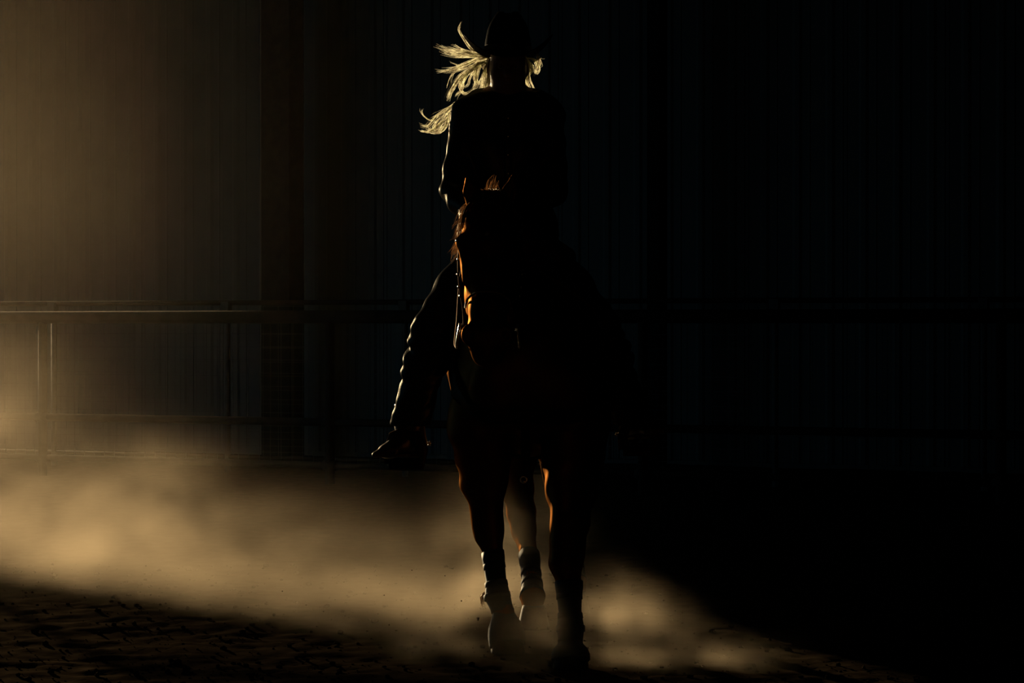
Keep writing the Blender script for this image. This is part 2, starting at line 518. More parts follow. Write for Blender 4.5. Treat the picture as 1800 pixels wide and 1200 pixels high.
# steel columns in front of it
def column(px, wid, back, dep=0.28):
    p = on_line(px, back)
    mb = MB()
    mb.box(p + Vector((0, 0, 3)) + N*(dep/2), (wid, 0.018, 6), ROT)
    mb.box(p + Vector((0, 0, 3)) - N*(dep/2), (wid, 0.018, 6), ROT)
    mb.box(p + Vector((0, 0, 3)), (0.014, dep-0.018, 6), ROT)
    mb.box(p + Vector((0, 0, 0.012)), (wid+0.12, dep+0.12, 0.024), ROT)
    return tag(mb.build('steel_column', M_dark_steel), kind='structure')
column(497, 0.30, WALL_BACK-0.45)
column(1155, 0.11, WALL_BACK-0.45, 0.2)

# side wall with the doorway added for sky light, opposite wall, wall behind the camera, ceiling
mb = MB()
y0, y1 = -3.2, CORNER.y + 0.3
T = 0.16
mb.box((WALL_X-T/2, (y0+DOOR_Y0)/2, 3), (T, DOOR_Y0-y0, 6))
mb.box((WALL_X-T/2, (DOOR_Y1+y1)/2, 3), (T, y1-DOOR_Y1, 6))
mb.box((WALL_X-T/2, (DOOR_Y0+DOOR_Y1)/2, (DOOR_H+6)/2), (T, DOOR_Y1-DOOR_Y0, 6-DOOR_H))
tag(mb.build('wall_left', M_wall), kind='structure')
ye = wpt(s1).y
tag(MB().box((9.08, (y0+ye)/2, 3), (T, ye-y0, 6)).build('wall_right', M_timber), kind='structure')
tag(MB().box(((WALL_X+9)/2, y0-T/2, 3), (9-WALL_X+2*T, T, 6)).build('wall_front', M_timber), kind='structure')
mb = MB()
n0 = len(mb.v)
cor = [(WALL_X-T, y0-T), (9+T, y0-T), (9+T, ye+0.2), (WALL_X-T, y1+0.2)]
for z in (6.0, 6.12):
    for c in cor: mb.v.append(Vector((c[0], c[1], z)))
mb.f += [(3, 2, 1, 0), (4, 5, 6, 7)] + [(i, (i+1) % 4, 4+(i+1) % 4, 4+i) for i in range(4)]
tag(mb.build('ceiling', M_ceiling), kind='structure')

# ------------------------------------------------------------------ fences
def lift(p, z): return Vector((p.x, p.y, z))
fence = empty('pipe_fence', on_line(900, 0))
tag(fence, 'long brown pipe rail fence with a welded wire panel, closest fence behind the horse', 'fence')
fpx = [-445, 75, 580, 1130, 1760, 2450]
fpost = [on_line(p, 0) for p in fpx]
TOP = 1.345
for i, p in enumerate(fpost):
    MB().tube([lift(p, -0.1), lift(p, TOP - 0.04)], 0.038, 12).build('post', M_pipe, fence, True)
A, B = fpost[0], fpost[-1]
MB().tube([lift(A, TOP), lift(B, TOP)], 0.052, 14).build('rail', M_pipe, fence, True)
MB().tube([lift(A, 0.50), lift(B, 0.50)], 0.032, 12).build('rail', M_pipe, fence, True)
MB().tube([lift(A, 0.155), lift(B, 0.155)], 0.028, 12).build('rail', M_pipe, fence, True)
for p in fpost:
    for z in (0.50, 0.155):
        MB().tube([lift(p, z) - U*0.055, lift(p, z) + U*0.055], 0.042, 12).build('rail_clamp', M_pipe, fence, True)
def wire_mesh(A, B, z0, z1, dx, dz, r, off):
    mb = MB()
    L = (B-A).length; n = int(L/dx)
    for i in range(n+1):
        p = A + (B-A)*(i/n) + N*off
        mb.tube([lift(p, z0), lift(p, z1)], r, 4, False)
    m = int((z1-z0)/dz)
    for j in range(m+1):
        z = z0 + (z1-z0)*j/m
        mb.tube([lift(A, z)+N*(off+2*r), lift(B, z)+N*(off+2*r)], r, 4, False)
    return mb
tag(wire_mesh(A, B, 0.14, TOP-0.03, 0.10, 0.10, 0.0022, -0.04).build('wire_mesh', M_galv, fence), kind='stuff')

fence2 = empty('wire_fence', on_line(900, 1.3))
tag(fence2, 'pale posted wire fence with a thin top rail, standing between pipe fence and wall', 'fence')
gpx = [-225, 95, 400, 712, 1036, 1363, 1730, 2120]
gp = [on_line(p, 1.3) for p in gpx]
T2 = 1.475
for p in gp:
    MB().tube([lift(p, -0.1), lift(p, T2-0.02)], 0.026, 10).build('post', M_palepost, fence2, True)
    MB().box(lift(p, T2-0.045) + N*0.02, (0.075, 0.07, 0.11), ROT).build('bracket', M_palepost, fence2)
A2, B2 = gp[0], gp[-1]
MB().tube([lift(A2, T2), lift(B2, T2)], 0.022, 10).build('top_rail', M_pipe, fence2, True)
MB().tube([lift(A2, 0.12), lift(B2, 0.12)], 0.018, 10).build('bottom_rail', M_pipe, fence2, True)
tag(wire_mesh(A2, B2, 0.10, T2-0.03, 0.15, 0.12, 0.002, -0.03).build('wire_mesh', M_galv, fence2), kind='stuff')

# ------------------------------------------------------------------ the horse
horse = empty('horse', (0.06, 10.0, 0))
tag(horse, 'dark bay horse under saddle trotting out of the dust, head tucked, legs booted', 'horse')

BODY = [   # centre, (half width, half height)
    ((0.075, 9.36, 1.10), (0.20, 0.25)), ((0.075, 9.55, 1.10), (0.275, 0.32)), ((0.07, 9.78, 1.12), (0.295, 0.355)),
    ((0.065, 10.05, 1.14), (0.325, 0.36)), ((0.06, 10.32, 1.17), (0.315, 0.335)), ((0.06, 10.55, 1.21), (0.295, 0.30)), ((0.06, 10.68, 1.21), (0.25, 0.26))]
def add_body(g, inflate=0.0, k=0.06):
    g.chain(BODY, k, (1, 0, 0), inflate=inflate)
    g.ell((0.068, 9.78, 1.42), (0.085, 0.26, 0.12), 0.10, inflate=inflate)          # withers
    g.ell((0.06, 10.58, 1.40), (0.20, 0.24, 0.13), 0.10, inflate=inflate)           # croup
    for sx in (-1, 1):
        g.cone((0.075+sx*0.19, 9.42, 0.98), (0.075+sx*0.15, 9.72, 1.34), 0.115, 0.075, 0.08, inflate=inflate)   # shoulder blade
        g.ell((0.075+sx*0.13, 9.27, 1.03), (0.11, 0.09, 0.14), 0.06, inflate=inflate)                         # breast muscle
        g.ell((0.06+sx*0.17, 10.62, 1.10), (0.135, 0.22, 0.26), 0.08, inflate=inflate)                        # haunch

g = SDF((-0.42, 8.45, 0.0), (0.52, 11.05, 1.92), 0.0115)
add_body(g)
# neck
NECK = [(P(862, 392, 9.03), (0.080, 0.115)), (P(868, 440, 9.13), (0.092, 0.15)), (P(880, 520, 9.28), (0.125, 0.20)),
        (P(902, 610, 9.45), (0.17, 0.25)), (P(915, 640, 9.62), (0.20, 0.26))]
g.chain(NECK, 0.07)
# head
HEAD = [(P(861, 368, 8.99), (0.072, 0.085)), (P(861, 400, 8.95), (0.100, 0.105)), (P(861, 440, 8.90), (0.104, 0.115)), (P(860, 500, 8.84), (0.080, 0.105)),
        (P(859, 550, 8.78), (0.066, 0.088)), (P(858, 590, 8.745), (0.074, 0.078)), (P(858, 612, 8.73), (0.062, 0.066))]
g.chain(HEAD, 0.035)
for sx in (-1, 1):
    g.ell(P(861+sx*30, 462, 8.98), (0.042, 0.115, 0.10), 0.035)                      # jaw
    g.cone(P(861+sx*46, 424, 8.86), P(860+sx*38, 492, 8.80), 0.022, 0.016, 0.03)     # cheek bone
    g.ell(P(861+sx*47, 424, 8.87), (0.026, 0.034, 0.026), 0.02)                      # eye socket
    g.ell(P(858+sx*30, 588, 8.69), (0.036, 0.035, 0.042), 0.02)                      # nostril rim
    g.ell(P(858+sx*33, 588, 8.655), (0.015, 0.022, 0.024), 0.012, 'sub')             # nostril
g.ell(P(858, 628, 8.735), (0.05, 0.05, 0.032), 0.025)                                # lips and chin
g.cone(P(815, 617, 8.675), P(901, 617, 8.675), 0.005, 0.005, 0.008, mode='sub')      # mouth line
# ears: hollow leaves
for sx, base, tip in ((-1, (833, 360, 8.985), (820, 309, 8.97)), (1, (892, 358, 8.985), (904, 306, 8.97))):
    b, t = P(*base), P(*tip); m_ = b.lerp(t, 0.45)
    g.cone(b, m_, (0.028, 0.026), (0.032, 0.020), 0.02); g.cone(m_, t, (0.031, 0.020), (0.006, 0.008), 0.012)
    f_ = Vector((0, -0.022, 0))
    g.cone(b.lerp(t, 0.25)+f_, b.lerp(t, 0.75)+f_, (0.017, 0.016), (0.010, 0.012), 0.01, mode='sub')
# legs: list of (px, py, depth, side radius, fore-aft radius)
LEG = {
 'fl': [(845, 745, 9.42, .135, .17), (850, 800, 9.50, .105, .135), (851, 850, 9.53, .088, .10), (855, 893, 9.55, .058, .068), (857, 920, 9.55, .060, .062), (860, 942, 9.55, .049, .055),
        (866, 970, 9.54, .034, .044), (872, 1020, 9.52, .032, .043), (874, 1048, 9.505, .042, .05), (884, 1075, 9.475, .034, .04), (891, 1098, 9.45, .042, .05)],
 'fr': [(1010, 745, 9.40, .14, .17), (1008, 805, 9.33, .115, .135), (1005, 860, 9.25, .098, .10), (1002, 915, 9.17, .072, .072), (998, 960, 9.13, .064, .062), (996, 990, 9.11, .060, .058),
        (1000, 1022, 9.09, .042, .048), (1002, 1075, 9.06, .034, .042), (1003, 1105, 9.045, .043, .05), (1003, 1128, 9.03, .036, .04), (1003, 1150, 9.02, .044, .05)],
 'hl': [(900, 690, 10.58, .14, .22), (902, 790, 10.52, .105, .15), (908, 855, 10.58, .068, .10), (916, 900, 10.62, .058, .078), (921, 930, 10.56, .050, .062),
        (930, 975, 10.43, .036, .045), (935, 1020, 10.32, .034, .042), (936, 1048, 10.26, .045, .052), (937, 1070, 10.22, .036, .042), (938, 1087, 10.2, .045, .052)],
 'hr': [(955, 690, 10.66, .14, .22), (985, 780, 10.72, .105, .15), (998, 840, 10.84, .066, .10), (1004, 876, 10.93, .056, .078), (1006, 905, 10.92, .048, .06),
        (1008, 945, 10.87, .036, .045), (1009, 990, 10.82, .034, .042), (1010, 1018, 10.79, .045, .052), (1010, 1038, 10.77, .036, .042), (1010, 1052, 10.75, .045, .052)],
}
for key, L in LEG.items():
    pts = [(P(a, b, d), (rs, rf)) for a, b, d, rs, rf in L]
    g.chain(pts, 0.03, (1, 0, 0))
# points of elbow and hock
g.ell(P(850, 800, 9.60), (0.06, 0.06, 0.06), 0.08); g.ell(P(1012, 800, 9.50), (0.06, 0.06, 0.06), 0.08)
g.ell(P(916, 888, 10.69), (0.032, 0.05, 0.055), 0.04); g.ell(P(1004, 866, 11.0), (0.032, 0.05, 0.055), 0.04)
g.wrinkle(0.0025, 22, seed=4)
g.build('body', M_coat, horse)

for sx in (-1, 1):
    MB().ball(P(861+sx*51, 424, 8.862), 0.021, 12, 8).build('eye', M_eye, horse, True)
# star on the forehead
o = MB().ball(P(857, 419, 8.792), (0.016, 0.006, 0.022), 8, 6).build('forehead_star', noise_mat('white_hair', (0.3, 0.28, 0.26), (0.4, 0.38, 0.35), 0.9, 40, 0.3), horse, True)
o['label'] = 'small pale star on the forehead'

def strand_mesh(mb, pts, r, seg=3):
    m = len(pts)
    n0 = len(mb.v)
    w = Vector((rnd.gauss(0, 1), rnd.gauss(0, 1), rnd.gauss(0, 1)))
    for i, p in enumerate(pts):
        t = (pts[min(i+1, m-1)] - pts[max(i-1, 0)])
        u = t.cross(w)
        u = u.normalized() if u.length > 1e-9 else Vector((1, 0, 0))
        rr = r*(0.75 if i == 0 else 1.0)*(1 - 0.8*(i/(m-1))**3)
        mb.v += [p - u*rr, p + u*rr]
    for i in range(m-1):
        a = n0 + 2*i
        mb.f.append((a, a+1, a+3, a+2))

def bez(pts, n):
    """smooth curve through the given points (Catmull-Rom)"""
    P_ = [pts[0]*2-pts[1]] + list(pts) + [pts[-1]*2-pts[-2]]
    out = []
    m = len(pts)-1
    for i in range(n):
        t = i/(n-1)*m; k = min(int(t), m-1); f = t-k
        a, b, c, d = P_[k:k+4]
        out.append(0.5*((2*b) + (c-a)*f + (2*a-5*b+4*c-d)*f*f + (3*b-a-3*c+d)*f**3))
    return out

def lock(mb, guide, count, spread, tip, r, rnd, n=12, wave=0.004, lenvar=0.25):
    """a lock of hair round a guide curve: spread at the middle, tip spread at the end"""
    for _ in range(count):
        off = Vector((rnd.gauss(0, 1), rnd.gauss(0, 1), rnd.gauss(0, 1)))
        off2 = Vector((rnd.gauss(0, 1), rnd.gauss(0, 1), rnd.gauss(0, 1)))
        cut = 1 - rnd.random()*lenvar
        ph, am = rnd.uniform(0, 6.28), rnd.uniform(0.3, 1)*wave
        c = bez(guide, n)
        L = []
        for i, p in enumerate(bez(guide, n*2)):
            t = i/(2*n-1)
            if t > cut and len(L) > 4: break
            L.append(p + off*spread*min(1, 0.25+1.6*t) * (1-t) + off2*tip*t*t + Vector((math.sin(ph+7*t), 0.5*math.cos(ph+5*t), math.cos(ph+8*t)))*am*t)
        step = max(1, len(L)//n)
        Q = L[::step]
        if Q[-1] != L[-1]: Q.append(L[-1])
        if len(Q) > 2: strand_mesh(mb, Q, r*rnd.uniform(0.7, 1.25))

rnd = random.Random(11)
mb = MB()
# mane hanging on the near side of the neck, blowing towards the light
for i in range(30):
    t = i/29
    root = Vector(P(850, 352, 9.08)).lerp(P(868, 420, 9.45), t) + Vector((0, 0, 0.03))
    a = P(838-10*rnd.random(), 372+30*t, 9.12+0.26*t); b = P(818-6*t+rnd.gauss(0, 3), 400+35*t, 9.14+0.24*t); c = P(806-8*t+rnd.gauss(0, 5), 425+40*t, 9.15+0.24*t)
    lock(mb, [root, a, b, c], 16, 0.012, 0.016, 0.0013, rnd, 9, 0.006, 0.5)
lock(mb, [P(836, 352, 9.03), P(818, 368, 9.06), P(809, 388, 9.08), P(800, 414, 9.08)], 90, 0.012, 0.014, 0.0011, rnd, 9, 0.005, 0.5)
lock(mb, [P(830, 385, 9.08), P(813, 402, 9.08), P(806, 425, 9.08), P(793, 448, 9.08)], 70, 0.010, 0.010, 0.0011, rnd, 9, 0.005, 0.5)
lock(mb, [P(832, 352, 8.98), P(817, 370, 8.91), P(812, 395, 8.87), P(807, 428, 8.86)], 70, 0.008, 0.010, 0.0011, rnd, 9, 0.005, 0.4)
lock(mb, [P(830, 356, 8.97), P(816, 380, 8.90), P(808, 405, 8.87), P(799, 432, 8.87)], 50, 0.007, 0.010, 0.0011, rnd, 9, 0.005, 0.4)
mane = mb.build('mane', M_mane, horse, True)
mb = MB()
for dx in (-14, -6, 2, 8, 14):
    lock(mb, [P(862+dx*0.5, 350, 8.97), P(864+dx*0.8, 335, 8.90), P(863+dx, 365, 8.86), P(861+dx*1.2, 402, 8.815)], 26, 0.008, 0.010, 0.0011, rnd, 9, 0.004, 0.5)
# tuft standing up behind the ears
lock(mb, [P(858, 350, 9.02), P(862, 328, 9.03), P(868, 312, 9.03), P(872, 308, 9.03)], 16, 0.014, 0.008, 0.001, rnd, 8, 0.004, 0.5)
lock(mb, [P(866, 350, 9.02), P(870, 330, 9.03), P(874, 322, 9.03), P(880, 335, 9.03)], 10, 0.014, 0.010, 0.001, rnd, 8, 0.004, 0.5)
lock(mb, [P(846, 352, 9.01), P(846, 338, 9.02), P(850, 332, 9.02), P(855, 338, 9.02)], 8, 0.012, 0.010, 0.001, rnd, 8, 0.004, 0.5)
mb.build('forelock', M_mane, horse, True)
mb = MB()
for i in range(12):
    ang = rnd.uniform(-1, 1)
    lock(mb, [Vector((0.06, 10.93, 1.36)), Vector((0.06+0.02*ang, 11.05, 1.32)), Vector((0.13+0.05*ang, 11.14, 0.95)), Vector((0.26+0.06*ang, 11.16, 0.45))], 22, 0.02, 0.03, 0.0018, rnd, 10, 0.01, 0.3)
MB.tube(mb, [Vector((0.06, 10.86, 1.34)), Vector((0.06, 10.98, 1.37)), Vector((0.06, 11.05, 1.30)), Vector((0.065, 11.09, 1.15))], [0.035, 0.03, 0.024, 0.012], 8)
mb.build('tail', M_mane, horse, True)

def ring_at(c, ax, side, rs, rf, seg=20):
    w = Vector(ax).normalized(); u = Vector(side); u = (u - w*u.dot(w)).normalized(); v = w.cross(u)
    return [Vector(c) + u*(math.cos(2*math.pi*k/seg)*rs) + v*(math.sin(2*math.pi*k/seg)*rf) for k in range(seg)]

def hoof(key):
    L = LEG[key]
    cor = P(*L[-1][:3])
    px, d = HOOF[key]
    toe = Vector(((px-900)/F*d, d-0.02, 0.002))
    top = Vector((cor.x, cor.y, 0.085)) if cor.z < 0.16 else cor
    ax = (top - toe)
    loops = []
    for t, rs, rf in ((0, .066, .076), (0.12, .067, .077), (0.6, .058, .066), (1.0, .050, .057), (1.15, .046, .052)):
        loops.append(ring_at(toe + ax*t, ax.lerp(Vector((0, 0, 1)), 0.8), (1, 0, 0), rs, rf))
    MB().rings(loops).build('hoof', M_hoof, horse, True)
    return toe, top
def wrap_boot(key, i0, i1, extra, name='leg_boot'):
    L = LEG[key]
    pts = [P(*q[:3]) for q in L]
    loops = []
    span = pts[i0:i1+1]
    prof = [(q[3]+extra, q[4]+extra) for q in L[i0:i1+1]]
    dense, pr = [], []
    for j in range(len(span)-1):
        for s in range(4):
            dense.append(span[j].lerp(span[j+1], s/4)); a, b = prof[j], prof[j+1]
            pr.append((a[0]+(b[0]-a[0])*s/4, a[1]+(b[1]-a[1])*s/4))
    dense.append(span[-1]); pr.append(prof[-1])
    ax = span[0]-span[-1]
    for j, (p, r) in enumerate(zip(dense, pr)):
        e = 0.003 if j in (0, 1, len(dense)-1) else 0.0
        loops.append(ring_at(p, ax, (1, 0, 0), r[0]+e, r[1]+e))
    o = MB().rings(list(reversed(loops))).build(name, M_hboot, horse, True)
    for frac in (0.2, 0.45, 0.7):                      # straps
        j = int(frac*(len(dense)-1))
        st = MB()
        r = pr[j]
        axn = ax.normalized()
        st.rings([ring_at(dense[j]-axn*0.011, ax, (1, 0, 0), r[0]+.001, r[1]+.001), ring_at(dense[j]-axn*0.010, ax, (1, 0, 0), r[0]+.0025, r[1]+.0025),
                  ring_at(dense[j]+axn*0.010, ax, (1, 0, 0), r[0]+.0025, r[1]+.0025), ring_at(dense[j]+axn*0.011, ax, (1, 0, 0), r[0]+.001, r[1]+.001)])
        s_ = st.build('boot_strap', M_hboot, o, True)
    return o
def bell_boot(key, tilt=(0, 0, 1)):
    L = LEG[key]
    px, d = HOOF[key]
    top = P(*L[-2][:3]); bot = Vector(((px-900)/F*d, d-0.015, 0.03))
    ax = top-bot
    loops = []
    for t, r in ((0, .076), (0.05, .079), (0.35, .078), (0.6, .070), (0.8, .056), (0.95, .047), (1.0, .043)):
        loops.append(ring_at(bot + ax*t, ax, (1, 0, 0), r*0.93, r))
    MB().rings(loops).build('bell_boot', M_hboot, horse, True)
for key in ('fl', 'fr', 'hl', 'hr'): hoof(key)
wrap_boot('fl', 6, 9, 0.009); wrap_boot('fr', 6, 9, 0.009); wrap_boot('hl', 5, 7, 0.008); wrap_boot('hr', 5, 7, 0.008)
bell_boot('fl'); bell_boot('fr')
# fetlock tuft of the upright foreleg
mb = MB()
lock(mb, [P(860, 1038, 9.56), P(851, 1045, 9.58), P(848, 1056, 9.58), P(853, 1070, 9.56)], 60, 0.008, 0.008, 0.0012, rnd, 8, 0.003, 0.4)
mb.build('fetlock_tuft', M_mane, horse, True)

# ------------------------------------------------------------------ saddle, blanket, breast collar
def shell(name, mat, parent, inner, outer, lo, hi, cuts, vox=0.008):
    q = SDF(lo, hi, vox); add_body(q, outer)
    w = SDF(lo, hi, vox); add_body(w, inner)
    q.a = np.maximum(q.a, -w.a)
    for p, n in cuts: q.cut(p, n)
    return q.build(name, mat, parent)
blk = shell('saddle_blanket', M_blanket, None, 0.004, 0.020, (-0.42, 9.45, 1.0), (0.54, 10.55, 1.75),
            [((0, 9.62, 0), (0, -1, -0.12)), ((0, 10.42, 0), (0, 1, 0)), ((0, 0, 1.10), (0, 0, -1))])
tag(blk, 'dark wool saddle blanket lying over the back of the horse', 'blanket')
saddle = empty('saddle', (0.06, 10.0, 1.5))
tag(saddle, 'dark leather western saddle strapped on the horse under the rider', 'saddle')
shell('skirt', M_leather, saddle, 0.021, 0.042, (-0.42, 9.5, 1.0), (0.54, 10.5, 1.78),
      [((0, 9.68, 0), (0, -1, -0.12)), ((0, 10.34, 0), (0, 1, 0)), ((0, 0, 1.19), (0, 0, -1))])
shell('cinch', M_strap, saddle, 0.005, 0.018, (-0.42, 9.6, 0.6), (0.54, 10.0, 1.4),
      [((0, 9.73, 0), (0, -1, 0)), ((0, 9.84, 0), (0, 1, 0)), ((0, 0, 1.22), (0, 0, 1))])
g = SDF((-0.25, 9.5, 1.3), (0.37, 10.4, 1.85), 0.009)
g.cone((0.06, 9.76, 1.53), (0.06, 10.15, 1.535), (0.15, 0.05), (0.17, 0.05), 0.03)
g.cone((-0.06, 9.72, 1.55), (0.18, 9.72, 1.55), 0.052, 0.052, 0.05); g.cone((0.06, 9.72, 1.57), (0.06, 9.71, 1.64), 0.06, 0.04, 0.05)   # fork
g.chain([((-0.12, 10.14, 1.56), (0.03, 0.05)), ((0.0, 10.23, 1.64), (0.035, 0.05)), ((0.12, 10.23, 1.64), (0.035, 0.05)), ((0.24, 10.14, 1.56), (0.03, 0.05))], 0.03)  # cantle
g.build('seat', M_leather, saddle)
MB().tube([(0.06, 9.70, 1.63), (0.06, 9.685, 1.70), (0.06, 9.68, 1.72)], [0.026, 0.022, 0.024], 12).tube([(0.06, 9.68, 1.715), (0.06, 9.675, 1.735)], [0.045, 0.043], 16).build('horn', M_leather, saddle, True)
def stirrup(sx, toppx, topy, botpx, boty, d0, d1, foot):
    a, b = P(toppx, topy, d0), P(botpx, boty, d1)
    mb = MB()
    pts = [a.lerp(b, t/6) for t in range(7)]
    mb.tube(pts, [0.07, 0.09, 0.10, 0.095, 0.075, 0.05, 0.035], 10, True, 0.12, side=(0.15, 1, 0))
    mb.build('fender', M_leather, saddle, True)
    f = Vector(foot)
    w, h = 0.065, 0.13
    path = [f + Vector((-w, 0, 0)), f + Vector((-w*1.05, 0, h*0.4)), f + Vector((-w*0.75, 0, h*0.85)), f + Vector((0, 0, h)), f + Vector((w*0.75, 0, h*0.85)), f + Vector((w*1.05, 0, h*0.4)), f + Vector((w, 0, 0)), f + Vector((-w, 0, 0))]
    MB().tube(path, 0.012, 8, True, 2.2, side=(0, 0, 1) if False else None).build('stirrup', M_strap, saddle, True)

bc = empty('breast_collar', (0.075, 9.25, 1.0))
tag(bc, 'dark strap breast collar around the chest of the horse with a silver ring', 'breast collar')
def collar(lo, hi, cuts):
    return shell('collar_strap', M_strap, bc, 0.005, 0.018, lo, hi, cuts, 0.0075)
nrm_c = Vector((0, 0.52, -0.85)).normalized(); pc = Vector((0.075, 9.2, 0.93))
collar((-0.40, 9.0, 0.6), (0.50, 9.72, 1.5), [(pc + nrm_c*0.028, nrm_c), (pc - nrm_c*0.028, -nrm_c), ((0, 9.66, 0), (0, 1, 0))])
MB().tube([(0.05, 9.17, 0.92), (0.05, 9.20, 0.85), (0.05, 9.28, 0.785), (0.055, 9.45, 0.755), (0.06, 9.72, 0.745)], 0.016, 8, True, 0.3, side=(1, 0, 0)).build('tie_strap', M_strap, bc, True)
def torus(mb, c, R, r, ax=(0, 1, 0), seg=16):
    c = Vector(c); w = Vector(ax).normalized(); u = w.orthogonal().normalized(); v = w.cross(u)
    pts = [c + u*(R*math.cos(2*math.pi*k/seg)) + v*(R*math.sin(2*math.pi*k/seg)) for k in range(seg+1)]
    return mb.tube(pts, r, 6, False)
o = torus(MB(), P(920, 843, 9.27), 0.012, 0.003).ball(P(921, 846, 9.255), 0.005).build('ring', M_silver, bc, True)
o['label'] = 'bright silver ring'
MB().tube([P(923, 799, 9.275), P(920, 838, 9.272)], 0.007, 6, True, 0.4).build('ring_strap', M_strap, bc, True)

# ------------------------------------------------------------------ bridle and reins
bridle = empty('bridle', P(860, 450, 8.95))
tag(bridle, 'dark leather bridle with silver studs, rope noseband and long reins', 'bridle')
def strap(name, pts, r=0.011, flat=0.28, mat=M_strap, n=14, side=None):
    return MB().tube(bez([Vector(p) for p in pts], n), r, 8, True, flat, side=side).build(name, mat, bridle, True)
for sx in (-1, 1):
    ch = strap('cheekpiece', [P(861+sx*44, 385, 8.97), P(861+sx*55, 440, 8.90), P(861+sx*54, 500, 8.84), P(860+sx*46, 545, 8.78), P(859+sx*44, 580, 8.745)], 0.010, 0.3, side=(0, 1, 0.2))
    for k, (dx, y, d) in enumerate(((55.5, 419, 8.905), (56, 456, 8.88), (56.5, 482, 8.855), (55, 504, 8.83), (52.5, 520, 8.81))):
        st = MB().ball(P(861+sx*dx, y, d), (0.0045, 0.007, 0.007), 10, 6).build('stud', M_silver, ch, True)
strap('crownpiece', [P(817, 385, 8.97), P(828, 366, 9.03), P(845, 352, 9.07), P(861, 349, 9.08), P(877, 352, 9.07), P(894, 366, 9.03), P(905, 385, 8.97)], 0.012, 0.3, side=(0, 1, 0))
strap('browband', [P(815, 392, 8.96), P(830, 387, 8.885), P(861, 385, 8.845), P(892, 387, 8.885), P(907, 392, 8.96)], 0.009, 0.3, side=(0, 0, 1))
strap('noseband', [P(818, 540, 8.84), P(822, 525, 8.76), P(838, 514, 8.72), P(858, 512, 8.705), P(878, 515, 8.72), P(895, 527, 8.76), P(899, 541, 8.84)], 0.0042, 1.0, M_rope)
strap('throatlatch', [P(813, 400, 8.98), P(815, 470, 9.06), P(840, 515, 9.10), P(861, 522, 9.11), P(884, 515, 9.10), P(908, 470, 9.06), P(908, 400, 8.98)], 0.008, 0.3)
MB().tube([P(810, 583, 8.74), P(907, 583, 8.74)], 0.006, 8).build('bit_mouthpiece', M_silver, bridle, True)
HANDL, HANDR = P(842, 380, 9.40), P(892, 378, 9.40)
for sx, hand in ((-1, HANDL), (1, HANDR)):
    MB().tube(bez([P(858+sx*49, 568, 8.75), P(858+sx*52, 583, 8.745), P(858+sx*55, 600, 8.77), P(858+sx*55, 612, 8.79)], 8), 0.005, 8).build('bit_shank', M_silver, bridle, True)
    strap('rein', [P(858+sx*55, 611, 8.79), P(858+sx*58, 600, 8.90), P(866+sx*62, 560, 9.05), P(868+sx*56, 470, 9.22), hand + Vector((0, -0.03, -0.02)), hand + Vector((0, 0.03, -0.03))], 0.0065, 0.4, M_strap, 24)

# ------------------------------------------------------------------ the rider
rider = empty('person', P(900, 440, 9.88))
tag(rider, 'person in black cowboy hat, dark shirt and jeans on the horse, blonde hair blowing', 'person')
D = 9.86
SH_L, EL_L, WR_L = P(826, 208, D), P(802, 332, D-0.06), P(832, 384, 9.52)
SH_R, EL_R, WR_R = P(958, 203, D), P(970, 335, D-0.06), P(902, 384, 9.52)
HIP_L, KN_L, AN_L = P(858, 452, 9.92), P(763, 575, 9.60), P(720, 748, 9.76)
HIP_R, KN_R, AN_R = P(944, 452, 9.92), P(1052, 572, 9.60), P(1108, 728, 9.76)

def torso(g, e=0.0, k=0.05):
    g.chain([(P(899, 450, 9.93), (0.165+e, 0.125+e)), (P(897, 400, 9.92), (0.150+e, 0.11+e)), (P(894, 345, 9.90), (0.135+e, 0.10+e)), (P(892, 280, 9.88), (0.150+e, 0.11+e)),
             (P(892, 230, D), (0.165+e, 0.088+e)), (P(892, 197, D), (0.125+e, 0.075+e))], k)
    g.cone(SH_L, SH_R, 0.058+e, 0.058+e, 0.05)
    for sx in (-1, 1):
        g.ell(P(892+sx*32, 262, D-0.075), (0.056+e, 0.042+e, 0.056+e), 0.05)
        g.cone(P(892+sx*20, 165, D+0.02), P(892+sx*60, 196, D), 0.045+e, 0.055+e, 0.04)
def arms(g, e=0.0, w=1.0):
    for S, E, Wp in ((SH_L, EL_L, WR_L), (SH_R, EL_R, WR_R)):
        g.chain([(S, 0.058+e), (S.lerp(E, 0.4), 0.050+e), (E, 0.042+e*1.1), (E.lerp(Wp, 0.35), 0.041+e), (Wp, 0.027+e*0.8)], 0.018)
def legs(g, e=0.0, hem=0.0):
    for H, K, A_ in ((HIP_L, KN_L, AN_L), (HIP_R, KN_R, AN_R)):
        g.chain([(H, 0.098+e), (H.lerp(K, 0.5), 0.088+e), (K, 0.062+e), (K.lerp(A_, 0.35), 0.062+e), (A_, 0.036+e+hem)], 0.04)
